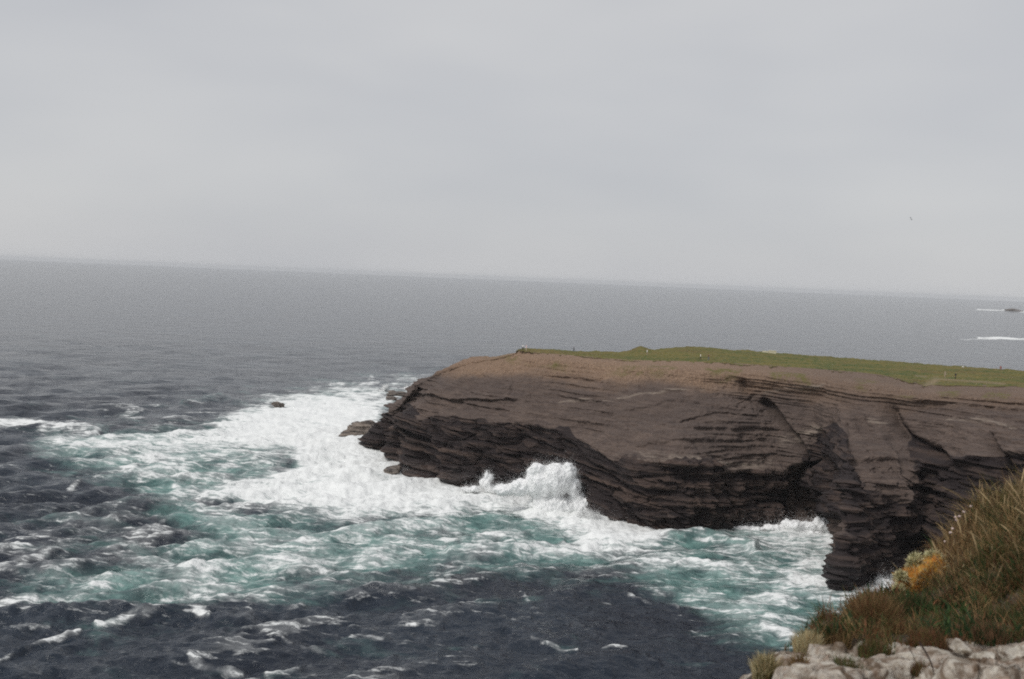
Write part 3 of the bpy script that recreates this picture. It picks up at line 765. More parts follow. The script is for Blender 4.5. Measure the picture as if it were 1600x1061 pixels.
spray([(655, 600, 6, 6, 1), (648, 606, 7, 4, 1)], 520, 2000, 407, 'little splash just behind the headland tip', smax=0.2)
spray([(950, 822, 30, 9, 1), (985, 830, 30, 8, 1), (1025, 838, 26, 6, 1), (920, 806, 22, 12, 1)], 271, 16000, 408, 'bank of white wash riding up the cliff foot', core=False)

# ------------------------------------------------------------------ people on the headland
CLOTH = {}
def cloth(name, col):
    if name not in CLOTH: CLOTH[name] = plain('cloth_' + name, col, 0.9, 0.1, 8)
    return CLOTH[name]
SKIN = plain('skin', (0.48, 0.30, 0.22), 0.6, 0.05, 10)
HAIR = plain('hair_dark', (0.05, 0.035, 0.025), 0.8, 0.2, 40)
def person(px, py, top, bottom, label, hair=HAIR, face=0.0, stride=0.12, arm=0.10, sit=False, height=1.88):
    """Skin-modifier figure; feet at the origin, facing -Y before turning."""
    hs = height / 1.72; dzs = -0.42 if sit else 0.0
    J = {'pel': (0, 0, .96 + dzs), 'bel': (0, -.01, 1.12 + dzs), 'chs': (0, -.02, 1.32 + dzs), 'nek': (0, -.01, 1.47 + dzs), 'hd0': (0, -.03, 1.56 + dzs), 'hd1': (0, -.02, 1.70 + dzs)}
    R = {'pel': (.15, .11), 'bel': (.13, .10), 'chs': (.17, .115), 'nek': (.055, .055), 'hd0': (.075, .09), 'hd1': (.07, .08)}
    Ed = [('pel', 'bel'), ('bel', 'chs'), ('chs', 'nek'), ('nek', 'hd0'), ('hd0', 'hd1')]
    for sd, s_ in (('l', 1), ('r', -1)):
        st_ = stride * s_
        J['sh' + sd] = (.19 * s_, -.01, 1.40 + dzs); J['el' + sd] = (.25 * s_, arm * s_ * .5, 1.13 + dzs); J['wr' + sd] = (.25 * s_, -.10 - arm * s_, .90 + dzs); J['ha' + sd] = (.24 * s_, -.13 - arm * s_, .80 + dzs)
        J['hp' + sd] = (.10 * s_, 0, .90 + dzs)
        if sit:
            J['kn' + sd] = (.13 * s_, -.42, .52); J['an' + sd] = (.12 * s_, -.46, .09); J['to' + sd] = (.12 * s_, -.64, .045)
        else:
            J['kn' + sd] = (.11 * s_, -.05 - st_ * .6, .50); J['an' + sd] = (.11 * s_, .02 - st_, .09); J['to' + sd] = (.12 * s_, -.16 - st_, .045)
        R.update({'sh' + sd: (.07, .07), 'el' + sd: (.05, .05), 'wr' + sd: (.035, .035), 'ha' + sd: (.04, .025), 'hp' + sd: (.10, .10), 'kn' + sd: (.065, .07), 'an' + sd: (.045, .05), 'to' + sd: (.045, .035)})
        Ed += [('chs', 'sh' + sd), ('sh' + sd, 'el' + sd), ('el' + sd, 'wr' + sd), ('wr' + sd, 'ha' + sd), ('pel', 'hp' + sd), ('hp' + sd, 'kn' + sd), ('kn' + sd, 'an' + sd), ('an' + sd, 'to' + sd)]
    keys = list(J)
    me0 = bpy.data.meshes.new('figure'); me0.from_pydata([tuple(np.array(J[k]) * hs) for k in keys], [(keys.index(a), keys.index(b)) for a, b in Ed], [])
    tmp = bpy.data.objects.new('figure', me0); sc.collection.objects.link(tmp)
    tmp.modifiers.new('skin', 'SKIN'); sub = tmp.modifiers.new('sub', 'SUBSURF'); sub.levels = 2
    for i, k in enumerate(keys):
        me0.skin_vertices[0].data[i].radius = R[k]; me0.skin_vertices[0].data[i].use_root = (k == 'pel')
    dg = bpy.context.evaluated_depsgraph_get()
    me = bpy.data.meshes.new_from_object(tmp.evaluated_get(dg)); me.name = 'person'
    bpy.data.objects.remove(tmp)
    for mt in (SKIN, top, bottom, hair): me.materials.append(mt)
    for f in me.polygons:
        f.use_smooth = True
        z, y, x = f.center.z / hs - dzs, f.center.y, abs(f.center.x)
        if z > 1.66 or (z > 1.52 and y > 0.01): f.material_index = 3
        elif z > 1.47: f.material_index = 0
        elif z > 0.98 or (x > .19 and z > 0.93): f.material_index = 1
        elif x > .19 and z > .74 and not sit: f.material_index = 0
        else: f.material_index = 2
    ob = link(bpy.data.objects.new('person', me))
    p = on_turf(px, py); ob.location = (p[0], p[1], p[2] + 0.02); ob.rotation_euler = (0, 0, face)
    return tag(ob, label, 'person', 'people walking on the headland')
WHITEC, NAVY, BLACKC = cloth('white', (.9, .88, .87)), cloth('navy', (.03, .035, .06)), cloth('black', (.02, .02, .022))
PINK, JEANS, MAROON, TAN, REDC = cloth('pale_pink', (.85, .66, .64)), cloth('jeans', (.12, .18, .28)), cloth('maroon', (.14, .03, .035)), cloth('tan', (.40, .33, .25)), cloth('dusty_red', (.36, .12, .10))
person(817, 547.6, WHITEC, NAVY, 'person in white top and dark trousers at the grassy tip', face=2.8)
person(822.0, 548.2, PINK, PINK, 'person in pale pink clothes at the grassy tip', face=2.2)
person(896.5, 549.8, BLACKC, BLACKC, 'small figure all in black near the tip end of the turf', face=1.2, height=1.6)
person(1010.8, 555.2, WHITEC, TAN, 'person in white top and tan trousers beside the grassy hummock', face=1.6, stride=.2)
person(1094, 562.6, cloth('cream', (.88, .85, .74)), BLACKC, 'person in cream top and black trousers walking on the turf', face=1.5, stride=.22)
person(1107, 563.4, MAROON, JEANS, 'person in maroon top and blue jeans walking on the turf', face=1.5, stride=.2)
person(1476, 591.5, TAN, TAN, 'person with white cap and tan clothes on the dirt path', hair=WHITEC, face=-1.2)
person(1492.5, 593.2, BLACKC, BLACKC, 'dark-clothed person walking on the pale dirt path', face=-1.4, stride=.2)
person(1563.5, 578.2, REDC, REDC, 'person in dusty red sitting at the far rim of the turf', face=2.6, sit=True)

# low cream wall and white stone at the back rim of the turf
WALLM = plain('cream_masonry', (.74, .68, .50), 0.85, 0.12, 3)
def box_mesh(name, sx_, sy_, sz_, mat, bev=0.03):
    bm = bmesh.new(); bmesh.ops.create_cube(bm, size=1.0)
    for v in bm.verts: v.co = (v.co.x * sx_, v.co.y * sy_, (v.co.z + .5) * sz_)
    bmesh.ops.bevel(bm, geom=bm.edges[:], offset=bev, segments=2, affect='EDGES')
    me = bpy.data.meshes.new(name); bm.to_mesh(me); bm.free(); me.materials.append(mat); return me
pw = on_turf(1201, 552)
wall = tag(link(bpy.data.objects.new('low_wall', None)), 'low cream wall at the back rim of the turf', 'wall')
wall.location = (pw[0], pw[1], pw[2] - 0.1); wall.rotation_euler = (0, 0.04, 0)
for nm, x, w_, z0, hgt, dp in (('wall_section', 1.2, 2.4, 0, 0.95, 0.5), ('wall_section', -1.1, 2.0, 0, 0.75, 0.45), ('coping', 1.2, 2.5, 0.952, 0.14, 0.6)):
    o = link(bpy.data.objects.new(nm, box_mesh(nm, w_, dp, hgt, WALLM)), wall); o.location = (x, 0, z0)
p = on_turf(1505, 574)
add_rock('white_stone', (p[0], p[1], p[2] + .15), (.45, .35, .35), plain('white_stone', (.75, .73, .70), .9), 333, 'small white stone on the back rim of the turf', subdiv=3)

# ------------------------------------------------------------------ gull
gull = tag(link(bpy.data.objects.new('gull', None)), 'small white gull gliding in the grey sky over the headland', 'gull')
gp = P(1423, 342, d=230.0); gull.location = gp; gull.rotation_euler = (0.15, 0.45, 0.9)
GW, GG, GB = plain('gull_white', (.82, .82, .82), .7, .03), plain('gull_grey', (.22, .23, .25), .7, .1), plain('gull_beak', (.6, .4, .05), .5, .05)
def lathe(name, prof, mat, n=12):
    a = np.linspace(0, 2 * math.pi, n, endpoint=False)
    v = np.array([[r * math.cos(t), y, r * math.sin(t) * .9] for y, r in prof for t in a])
    i = np.arange(len(prof) * n).reshape(len(prof), n); j = np.roll(i, -1, 1)
    return fast_mesh(name, v, np.stack([i[:-1], j[:-1], j[1:], i[1:]], -1).reshape(-1, 4), mat)
link(bpy.data.objects.new('body', lathe('body', [(-.22, .004), (-.2, .03), (-.16, .045), (-.1, .06), (0, .075), (.1, .06), (.18, .035), (.24, .02), (.25, .002)], GW)), gull)
link(bpy.data.objects.new('beak', lathe('beak', [(-.27, .002), (-.24, .01), (-.2, .012)], GB)), gull)
tl = fast_mesh('tail', [(-.02, .2, 0), (.02, .2, 0), (.07, .36, 0), (-.07, .36, 0), (-.02, .2, .012), (.02, .2, .012), (.07, .36, .006), (-.07, .36, .006)],
               [(0, 1, 2, 3), (7, 6, 5, 4), (0, 4, 5, 1), (1, 5, 6, 2), (2, 6, 7, 3), (3, 7, 4, 0)], GW, smooth=False)
link(bpy.data.objects.new('tail', tl), gull)
for s_ in (1, -1):
    st = [(.05, -.10, .10, .03), (.25, -.14, .06, .12), (.45, -.10, .06, .14), (.62, -.02, .07, .10), (.70, .06, .08, .06)]
    vv = []
    for x, y0, y1, z in st:
        vv += [(x * s_, y0, z), (x * s_, y1, z - .01), (x * s_, y1, z + .004), (x * s_, y0, z + .02)]
    qd = []
    for k in range(len(st) - 1):
        for e in range(4):
            a, b = 4 * k + e, 4 * k + (e + 1) % 4
            qd.append((a, b, b + 4, a + 4))
    qd += [(0, 1, 2, 3), (16, 17, 18, 19)]
    link(bpy.data.objects.new('wing', fast_mesh('wing', vv, qd, GW if s_ < 0 else GG, smooth=False)), gull)

# ------------------------------------------------------------------ foreground cliff edge
EDGE = [(-14, 1.5), (-6, 2.3), (-1, 2.9), (0.6, 3.9), (1.14, 4.9), (1.33, 5.5), (1.66, 6.2), (2.12, 7.0), (2.42, 7.7), (2.9, 8.3), (4.0, 8.9), (8, 9.9), (16, 11)]
def edge_dist(x, y):
    """Positive outside (seaward of) the cliff edge, metres."""
    d, _ = line_sd(x, y, EDGE)
    ye = np.interp(x, [e[0] for e in EDGE], [e[1] for e in EDGE])
    return np.where(y > ye, d, -d)
def ground(x, y):
    x, y = np.asarray(x, float), np.asarray(y, float)
    z = EYE - 1.75 - 0.16 * (y - 5.2) + 0.70 * sstep(2.72, 3.75, x) * sstep(5.9, 7.3, y)
    z = np.where(y < 4.4, EYE - 1.64 + 0 * y, z)
    z = z + 0.07 * fbm2(x * 0.9, y * 0.9, 4, 201) + 0.05 * np.abs(noise2(x * 3.5, y * 3.5, 203))
    e = edge_dist(x, y) + 0.12 * fbm2(x * 1.5, y * 1.5, 3, 202)
    z = z - 1.6 * np.maximum(e, 0) ** 1.0 - 38 * np.maximum(e - 0.35, 0)
    return np.maximum(z, -2.0)
bx, by = np.meshgrid(np.linspace(-8, 14, 300), np.linspace(-4, 13.5, 260), indexing='ij')
bz = ground(bx, by) - 0.07 * ((bx > 1.0) & (bx < 3.5) & (by > 4.2) & (by < 6.1))
me = fast_mesh('cliff_edge', np.stack([bx, by, bz], -1).reshape(-1, 3), grid_quads(*bx.shape), SOIL)
tag(link(bpy.data.objects.new('cliff_edge', me)), 'brown earthy cliff edge with stones and rough grass', kind='structure')

# pale bedrock shelf breaking through the soil
kx, ky = np.meshgrid(np.linspace(0.95, 3.6, 260), np.linspace(4.2, 6.25, 200), indexing='ij')
wxx, wyy = kx + 0.10 * fbm2(kx * 3, ky * 3, 3, 221), ky + 0.10 * fbm2(kx * 3, ky * 3, 3, 222)
kv, ke = cells(wxx * 3.0, wyy * 3.9, 31)
kv2, ke2 = cells(wxx * 8, wyy * 9, 37)
kz = ground(kx, ky) + 0.012 + 0.06 * (kv - 0.5) + 0.026 * (kv2 - 0.5) - 0.12 * (1 - sstep(0, 0.06, ke)) - 0.022 * (1 - sstep(0, 0.08, ke2)) + 0.010 * fbm2(kx * 6, ky * 6, 4, 223, 0.6) - 0.03 * (1 - sstep(1.5, 2.1, kx))
kz -= 0.10 * sstep(6.0, 6.2, ky) + 0.10 * sstep(3.4, 3.6, kx) + 0.06 * (1 - sstep(4.2, 4.35, ky))
kz = kz - 0.012 - 0.085 * sstep(-0.05, 0.35, noise2(kx * 2.0, ky * 2.6, 224) + 0.4 * noise2(kx * 6, ky * 6, 225)) - 0.05 * sstep(1.9, 1.5, kx) * 0
ck = [tuple(P(a_, b_, d=c_)[:2]) for a_, b_, c_ in ((1520, 999, 5.95), (1512, 1008, 5.82), (1498, 1020, 5.65), (1489, 1037, 5.45))]
ckd, _ = line_sd(kx, ky, ck)
kz -= 0.16 * (1 - sstep(0.012, 0.028, ckd))
me = fast_mesh('rock_shelf', np.stack([kx, ky, kz], -1).reshape(-1, 3), grid_quads(*kx.shape), LROCK[1])
tag(link(bpy.data.objects.new('rock_shelf', me)), 'pale lichen-blotched bedrock shelf along the cliff edge', kind='structure')

def fg_rock(px, py, wx_, hy_, d, depth, mat, seed, label, name='stone', **kw):
    c = P(px, py + 0.36 * hy_, d=d); k = d / FPX
    return add_rock(name, tuple(c), (wx_ * k * 1.1, depth * 1.1, hy_ * k * 0.6), LROCK[mat], seed, label, 'stone', **kw)
fg_rock(1248, 1070, 66, 56, 5.35, .26, 1, 501, 'large brownish slab at the corner of the cliff edge', subdiv=5, facets=10, amp=.11)
fg_rock(1325, 1030, 34, 19, 5.7, .14, 1, 502, 'flat-topped pale brown stone under the green grass tuft', amp=.13)
fg_rock(1392, 1032, 34, 22, 5.7, .13, 0, 503, 'long pale stone with brown patches below the grass bank', amp=.16)
fg_rock(1426, 1028, 15, 19, 5.62, .09, 0, 504, 'narrow upright pale stone by two crossing dark stems', amp=.13)
fg_rock(1464, 1021, 26, 23, 5.72, .12, 0, 505, 'blocky whitish stone left of the dark crack', amp=.13, facets=10)
fg_rock(1500, 1006, 14, 14, 5.85, .09, 0, 506, 'bright white rounded stone at the top of the dark crack', amp=.11, rotz=.3, tilt=(0, -.5))
fg_rock(1534, 1021, 18, 18, 5.7, .09, 0, 507, 'pale stone right of the dark crack', amp=.11, tilt=(0, -.5))
fg_rock(1604, 1048, 66, 66, 5.55, .30, 2, 508, 'big grey lichen-speckled boulder at the bank', subdiv=5, facets=9, amp=.12)
fg_rock(1512, 1048, 44, 14, 5.4, .12, 0, 509, 'long low whitish stone below the dark crack', amp=.16)
fg_rock(1428, 1056, 13, 15, 5.25, .08, 0, 510, 'small rounded pale stone between brown patches', amp=.11)
fg_rock(1458, 1064, 16, 12, 5.2, .08, 0, 511, 'small flat pale stone at the bend of the dark stem', amp=.13)
fg_rock(1395, 1058, 22, 14, 5.3, .12, 1, 512, 'mottled brown stone beside the small rounded pale one', amp=.16)
fg_rock(1270, 1043, 4.5, 6.5, 5.1, .015, 0, 513, 'tiny bright white pebble on the brownish slab', subdiv=3, amp=.08)
fg_rock(1490, 1078, 60, 22, 5.2, .2, 1, 514, 'wide brown stone along the lower edge of the rock shelf', amp=.13)
fg_rock(1345, 1076, 40, 26, 5.2, .2, 1, 515, 'brown stone half hidden by the green grass tuft', amp=.13)
orng = add_rock('lichen_rock', tuple(P(1437, 912, d=8.0)), (.225, .2, .165), OLICHEN, 524, 'rock crusted with bright orange lichen among the grass', subdiv=5, facets=10, amp=.3, tilt=(0, -.6))

# --- grass and other plants made of single blades
def blades(name, base, length, width, lean, tint, seed, label, cat=None, kind='stuff', seg=4, heads=0.0, head_tint=(.42, .31, .17), wind=(-.15, 0.0), parent=None):
    """base (n,3) roots, length (n,), lean (n,) bend amount; each blade is a tapering bent ribbon."""
    r = np.random.default_rng(seed); n = len(base)
    a = r.uniform(0, 2 * math.pi, n); lx, ly = np.cos(a) * lean + wind[0], np.sin(a) * lean + wind[1]
    t = np.linspace(0, 1, seg + 1)
    ctr = np.zeros((n, seg + 1, 3))
    for i, tt in enumerate(t):
        ctr[:, i, 0] = base[:, 0] + lx * length * tt ** 1.7
        ctr[:, i, 1] = base[:, 1] + ly * length * tt ** 1.7
        ctr[:, i, 2] = base[:, 2] + length * (tt - 0.28 * (lx ** 2 + ly ** 2) * tt ** 2.5 * 1.4)
    f = r.uniform(-1, 1, n); side = np.stack([np.cos(f), np.sin(f) * .8, 0 * f], 1)
    hd = r.uniform(size=n) < heads
    prof = np.where(hd[:, None], np.interp(t, [0, .6, .68, .85, 1], [.35, .35, 1.5, 1.7, .2])[None], np.interp(t, [0, .3, 1], [1, .9, .12])[None])
    wv = (width[:, None] * prof)[..., None] * side[:, None, :]
    v = np.stack([ctr - wv, ctr + wv], 2).reshape(n, -1, 3)
    k = 2 * (seg + 1)
    q = np.array([[2 * i, 2 * i + 1, 2 * i + 3, 2 * i + 2] for i in range(seg)])
    q = (q[None] + k * np.arange(n)[:, None, None]).reshape(-1, 4)
    tn = np.repeat(tint[:, None, :], k, 1)
    tt2 = np.repeat(t, 2)[None, :, None]
    tn = np.where(hd[:, None, None] & (tt2 > .6), np.array(head_tint)[None, None], tn)
    me = fast_mesh(name, v.reshape(-1, 3), q, BLADE, attrs={'tint': tn.reshape(-1, 3)})
    return tag(link(bpy.data.objects.new(name, me), parent), label, cat, kind=kind)
PAL = {'blond': (.40, .29, .15), 'straw': (.31, .20, .095), 'brown': (.155, .085, .045), 'rust': (.20, .085, .040), 'olive': (.115, .105, .035), 'green': (.055, .095, .028), 'dkgreen': (.030, .060, .022), 'cream': (.55, .48, .29), 'sage': (.46, .43, .27)}
def tints(n, mixd, seed, pos=None):
    r = np.random.default_rng(seed); names = list(mixd); w = np.array([mixd[k] for k in names], float)
    if pos is not None:                                   # species grow in patches; tint contrast raised to paint in dark shadows
        u = np.stack([w[i] * np.exp(2.8 * noise2(pos[:, 0] * 2.6 + 9 * i, pos[:, 1] * 2.6, 210 + i)) for i in range(len(names))], 1)
    else: u = np.repeat(w[None], n, 0)
    u /= u.sum(1)[:, None]
    k = (r.uniform(size=(n, 1)) > np.cumsum(u, 1)).sum(1).clip(0, len(names) - 1)
    return np.array([PAL[q] for q in names])[k] * r.uniform(.7, 1.3, (n, 1))
def scatter(n, x0, x1, y0, y1, seed, cond):
    r = np.random.default_rng(seed); x, y = r.uniform(x0, x1, n), r.uniform(y0, y1, n)
    k = cond(x, y); x, y = x[k], y[k]
    return np.stack([x, y, ground(x, y) - .015], 1)
R_ = np.random.default_rng(77)
# low mixed bank grass
front_rim = lambda x: 6.02 + 0.10 * noise2(x * 3, x * 0, 7) - 0.12 * sstep(2.9, 3.4, x)
b = scatter(64000, 1.4, 6.0, 5.75, 9.6, 601, lambda x, y: (edge_dist(x, y) < 0.08) & (y > front_rim(x)) & (y < 9.2))
b = np.concatenate([b, scatter(16000, 2.9, 4.6, 5.85, 7.4, 610, lambda x, y: (edge_dist(x, y) < 0) & (y > front_rim(x)))])
n = len(b)
cl = np.clip(0.75 + 0.9 * noise2(b[:, 0] * 4.2, b[:, 1] * 4.2, 604) + 0.5 * noise2(b[:, 0] * 11, b[:, 1] * 11, 605), 0.42, 1.6)
blades('bank_grass', b, R_.uniform(.05, .14, n) * cl, R_.uniform(.0016, .0042, n), R_.uniform(.15, 1.1, n), tints(n, {'brown': 2.2, 'straw': 1.8, 'olive': 1.9, 'dkgreen': 1.6, 'green': .9, 'rust': 1.0}, 603, b) * 1.05, 602,
       'low tangled brown and green grass covering the bank', 'grass')
# broad-leaved herbs in the grass
b = scatter(9000, 1.5, 5.0, 5.9, 9.0, 606, lambda x, y: (edge_dist(x, y) < 0.0) & (y > front_rim(x)) & (noise2(x * 2.6, y * 2.6, 607) > 0.05))
n = len(b); b[:, 2] += .03
blades('bank_herbs', b, R_.uniform(.04, .11, n), R_.uniform(.005, .011, n), R_.uniform(.3, 1.2, n), tints(n, {'dkgreen': 3, 'green': 1.2, 'rust': 1.0, 'brown': .8}, 608, b), 609,
       'dark green and reddish leafy herbs growing in the bank grass', 'plants')
# tall dry grass on the right bank
rimy = lambda x, y: noise2(x * 2.6, y * 2.6, 12) * 0.5 + 1.6 * (x - 3.02)
b = scatter(26000, 2.75, 5.6, 6.9, 8.9, 611, lambda x, y: (edge_dist(x, y) < 0.0) & (rimy(x, y) > -0.1))
n = len(b); lf = sstep(2.85, 3.6, b[:, 0])
cl = np.clip(0.85 + 0.9 * noise2(b[:, 0] * 3.4, b[:, 1] * 3.4, 618), 0.35, 1.5)
blades('tall_grass', b, R_.uniform(.10, .30, n) * (.5 + .52 * lf) * cl, R_.uniform(.0016, .0036, n), R_.uniform(.15, 1.3, n), tints(n, {'blond': 1.5, 'straw': 2.2, 'brown': 1.5, 'olive': 1.2, 'dkgreen': 1.0}, 613, b) * 1.1, 612,
       'tall dry blond grass with seed heads on the steep bank', 'grass', heads=.02, wind=(-.1, -.15))
b = scatter(420, 2.95, 5.4, 6.9, 8.6, 615, lambda x, y: (edge_dist(x, y) < -0.05) & (rimy(x, y) > 0.1))
n = len(b); lf = sstep(2.9, 3.5, b[:, 0])
blades('seed_grass', b, R_.uniform(.14, .38, n) * (.6 + .45 * lf), R_.uniform(.0024, .0046, n), R_.uniform(.1, .9, n), tints(n, {'blond': 2, 'straw': 1}, 616), 617,
       'pale seed heads standing above the tall dry grass', 'grass', heads=.9, seg=6, wind=(-.12, -.1))
# separate tussocks
def tussock(px, py, d, rad, n, hmin, hmax, mixd, seed, label, lean=.6, w=(.0018, .004), name='grass_tussock', zoff=0.0, cat='grass tussock'):
    c = P(px, py, d=d); r = np.random.default_rng(seed)
    rr = np.sqrt(r.uniform(size=n)) * rad; aa = r.uniform(0, 6.283, n)
    bs = np.stack([c[0] + rr * np.cos(aa), c[1] + rr * np.sin(aa), np.full(n, c[2] + zoff) - 0.01 * rr / rad], 1)
    ln = r.uniform(hmin, hmax, n) * (1 - .35 * (rr / rad) ** 2)
    return blades(name, bs, ln, r.uniform(*w, n), r.uniform(.1, lean, n), tints(n, mixd, seed + 1), seed + 2, label, cat, kind=None, wind=(0, 0))
tussock(1362, 990, 6.6, .13, 2200, .14, .30, {'straw': 2, 'brown': 2, 'rust': 1, 'olive': 1}, 631, 'brown bushy grass tussock rising in front of the surf')
tussock(1300, 1012, 6.1, .10, 900, .08, .17, {'brown': 2, 'olive': 2, 'straw': 1}, 635, 'low brownish green tussock left of the bushy one')
tussock(1262, 1016, 6.0, .075, 900, .06, .13, {'cream': 3, 'blond': 2, 'sage': 1}, 641, 'pale straw-coloured tuft at the tip of the bank')
tussock(1196, 1060, 5.35, .06, 800, .08, .15, {'cream': 2, 'olive': 2, 'blond': 1}, 645, 'yellowish tuft hanging on the outer rim of the slab')
tussock(1320, 1066, 5.15, .085, 700, .06, .15, {'green': 2, 'olive': 2, 'brown': 1}, 651, 'green grass tuft growing among the brown stones')
tussock(1425, 960, 7.2, .12, 900, .08, .18, {'dkgreen': 2, 'green': 1, 'brown': 1}, 655, 'dark green tuft in the dip below the orange rock')
tussock(1405, 1000, 6.3, .10, 800, .05, .12, {'brown': 2, 'rust': 2, 'olive': 1}, 657, 'short rusty tuft just above the pale stones')
tussock(1250, 1045, 5.25, .05, 260, .04, .09, {'straw': 2, 'brown': 2, 'olive': 1}, 671, 'sparse dry grass wisps on the brownish slab')
tussock(1368, 1024, 5.75, .09, 500, .05, .11, {'olive': 2, 'green': 1, 'brown': 2}, 673, 'grass spilling over the long pale stone')
tussock(1450, 1008, 5.95, .10, 600, .05, .12, {'brown': 2, 'olive': 1, 'rust': 1}, 675, 'dry brown grass spilling behind the blocky whitish stone')
tussock(1548, 1000, 5.95, .09, 600, .05, .12, {'brown': 3, 'dkgreen': 2}, 677, 'dark grass tuft wedged beside the grey boulder')
tussock(1440, 1052, 5.2, .05, 260, .03, .08, {'brown': 2, 'olive': 1}, 679, 'small brown tuft between the little pale stones')
# shrubby pale lichen / sea pink cushions round the orange rock
def cushion(px, py, d, rx, rz, seed, label, mixd={'sage': 3, 'cream': 2, 'olive': 1}):
    c = P(px, py, d=d); r = np.random.default_rng(seed); n = 1500
    dr = r.normal(size=(n, 3)); dr[:, 2] = np.abs(dr[:, 2]); dr /= np.linalg.norm(dr, axis=1)[:, None]
    root = c + dr * np.array([rx, rx, rz]) * r.uniform(.45, .8, (n, 1))
    tip = c + dr * np.array([rx, rx, rz]) * r.uniform(.85, 1.15, (n, 1)) + r.normal(size=(n, 3)) * .012
    sd = np.cross(dr, r.normal(size=(n, 3))); sd /= np.linalg.norm(sd, axis=1)[:, None]; sd *= r.uniform(.003, .006, (n, 1))
    mid = (root + tip) / 2
    v = np.stack([root - sd * .5, root + sd * .5, mid + sd, tip, mid - sd], 1).reshape(-1, 3)
    q = (np.array([[0, 1, 2, 4], [4, 2, 3, 3]])[None] + 5 * np.arange(n)[:, None, None]).reshape(-1, 4)
    tri = np.concatenate([q[0::2][:, [0, 1, 2]], q[0::2][:, [0, 2, 3]], q[1::2][:, [0, 1, 2]]])
    me = fast_mesh('cushion_plant', v, tri, BLADE, attrs={'tint': np.repeat(np.clip(tints(n, mixd, seed + 3) * 1.35, 0, .8), 5, 0)})
    return tag(link(bpy.data.objects.new('cushion_plant', me)), label, 'plant')
cushion(1430, 886, 8.05, .055, .095, 661, 'pale grey-green cushion plant on top of the orange rock, seaward side')
cushion(1458, 880, 8.1, .08, .085, 663, 'wider pale cushion plant on the orange rock beside the tall grass')
cushion(1408, 905, 7.95, .04, .055, 665, 'small pale cushion plant on the seaward shoulder of the orange rock')
cushion(1404, 930, 7.9, .045, .075, 667, 'pale cushion plant hanging below the orange rock on its seaward side')

oco = np.array([v.co[:] for v in orng.data.vertices]); ono = np.array([v.normal[:] for v in orng.data.vertices])
rf = np.random.default_rng(690); ki = rf.integers(0, len(oco), 5200)
fb, fn_ = oco[ki] + rf.normal(size=(5200, 3)) * .004, ono[ki]
fs_ = np.cross(fn_, rf.normal(size=(5200, 3))); fs_ /= np.linalg.norm(fs_, axis=1)[:, None] + 1e-9
ft_ = fb + (fn_ + rf.normal(size=fb.shape) * .5 + np.array([0, 0, .4])) * rf.uniform(.008, .024, (5200, 1))
fv = np.stack([fb - fs_ * .003, fb + fs_ * .003, ft_], 1).reshape(-1, 3)
PAL['amber'] = (.56, .26, .055); PAL['ochre'] = (.58, .39, .13)
fz = fast_mesh('lichen_fuzz', fv, np.arange(15600).reshape(-1, 3), BLADE, attrs={'tint': np.repeat(tints(5200, {'amber': 2.4, 'ochre': 2.4, 'sage': 1.0}, 691, fb * 1.5), 3, 0)})
tag(link(bpy.data.objects.new('lichen_fuzz', fz), orng), kind='stuff')

# thin bare stems
def stem(pts, d, rad, mat, label, kids=()):
    def tube(name, pts3, r0):
        pts3 = [np.array(p) for p in pts3]; n = len(pts3); vs = []
        for i, p_ in enumerate(pts3):
            rr = r0 * (1 - .6 * i / (n - 1))
            for a in range(6):
                t = a * math.pi / 3; vs.append(p_ + np.array([math.cos(t) * rr, math.sin(t) * rr, math.sin(t + .5) * rr * .4]))
        i = np.arange(n * 6).reshape(n, 6); j = np.roll(i, -1, 1)
        return fast_mesh(name, vs, np.stack([i[:-1], j[:-1], j[1:], i[1:]], -1).reshape(-1, 4), mat)
    ob = link(bpy.data.objects.new('dry_weed', tube('dry_weed', [P(x, y, d=d) for x, y in pts], rad)))
    tag(ob, label, 'weed')
    for kp in kids:
        link(bpy.data.objects.new('twig', tube('twig', [P(x, y, d=d) for x, y in kp], rad * .6)), ob)
    return ob
STEM = plain('dry_stem', (.14, .075, .045), .8, .3, 60)
STEMD = plain('dark_stem', (.05, .03, .022), .8, .3, 60)
stem([(1297, 990), (1294, 970), (1287, 945), (1284, 930)], 6.1, .003, STEM, 'thin bare stem leaning seaward above the straw-coloured tuft', [[(1292, 965), (1284, 950)], [(1288, 948), (1291, 938)]])
stem([(1302, 992), (1297, 965), (1297, 940), (1298, 930)], 6.15, .003, STEM, 'thin bare upright stem in the middle of three', [[(1297, 962), (1303, 950)]])
stem([(1308, 992), (1310, 968), (1313, 945), (1314, 932)], 6.2, .003, STEM, 'thin bare stem leaning landward beside two others', [[(1310, 966), (1304, 955)], [(1312, 950), (1316, 942)]])
stem([(1437, 1004), (1446, 1018), (1456, 1038), (1462, 1062)], 5.05, .0055, STEMD, 'dark bent stem crossing over the pale stones')
stem([(1420, 1012), (1427, 1024), (1430, 1034)], 5.15, .0025, STEMD, 'shorter dark stem on the narrow upright stone')
stem([(1565, 905), (1548, 915), (1530, 925)], 7.2, .003, plain('pale_stem', (.42, .33, .2), .8, .2, 50), 'pale broken stalk lying across the dark grass')
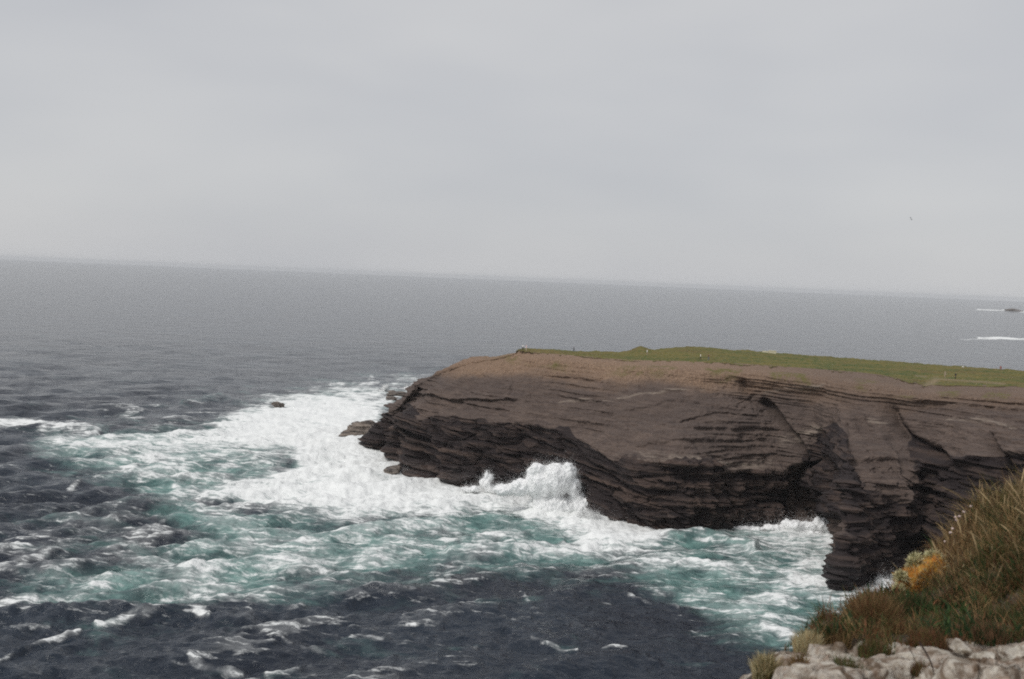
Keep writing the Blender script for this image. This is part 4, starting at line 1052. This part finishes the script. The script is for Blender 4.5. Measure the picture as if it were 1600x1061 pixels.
# sea-pink seed heads along the rim of the tall grass
PINKS = plain('dry_flower', (.62, .48, .44), .9, .2, 80)
def flower(px, py, d, seed, label):
    root = tag(link(bpy.data.objects.new('dry_flower', None)), label, 'flower', 'dry pale flower heads on the bank rim')
    c = P(px, py, d=d); gz = min(float(ground(c[0], c[1])), c[2] - .1); root.location = (c[0], c[1], c[2])
    hd = link(bpy.data.objects.new('flower_head', rock_mesh('flower_head', ((.008 + .002 * (seed % 4)), .009, .008), PINKS, seed, subdiv=2, amp=.4)), root)
    st_ = fast_mesh('stalk', [(-.0012, 0, 0), (.0012, 0, 0), (.0016, .0012, -.16), (-.0016, .0012, -.16), (0, .002, 0), (0, .003, -.16)], [(0, 1, 2, 3), (1, 4, 5, 2), (4, 0, 3, 5)], STEM)
    link(bpy.data.objects.new('stalk', st_), root)
for i, (fx, fy) in enumerate([(1517, 791), (1506, 800), (1499, 807), (1493, 808), (1494, 813), (1489, 826), (1485, 832), (1476, 846)]):
    flower(fx, fy, 7.6, 701 + i, 'dry pale flower head on a thin stalk at the rim of the tall grass')

# ------------------------------------------------------------------ haze
HAZE = bpy.data.materials.new('sea_haze'); HAZE.use_nodes = True
hn, hl = HAZE.node_tree.nodes, HAZE.node_tree.links
hn.clear()
ho = hn.new('ShaderNodeOutputMaterial'); hv = hn.new('ShaderNodeVolumePrincipled')
hv.inputs['Color'].default_value = (0.93, 0.95, 0.97, 1); hv.inputs['Density'].default_value = 3.6e-5; hv.inputs['Anisotropy'].default_value = 0.0
hl.new(hv.outputs[0], ho.inputs['Volume'])
S_ = SEA_R + 1500
hzv = [(x, y, z) for x in (-S_, S_) for y in (-S_, S_) for z in (-8.0, 84.0)]
hz = fast_mesh('haze', hzv, [(0, 1, 3, 2), (4, 6, 7, 5), (0, 4, 5, 1), (2, 3, 7, 6), (0, 2, 6, 4), (1, 5, 7, 3)], HAZE, smooth=False)
tag(link(bpy.data.objects.new('haze', hz)), 'thin grey sea haze over the water', kind='stuff')
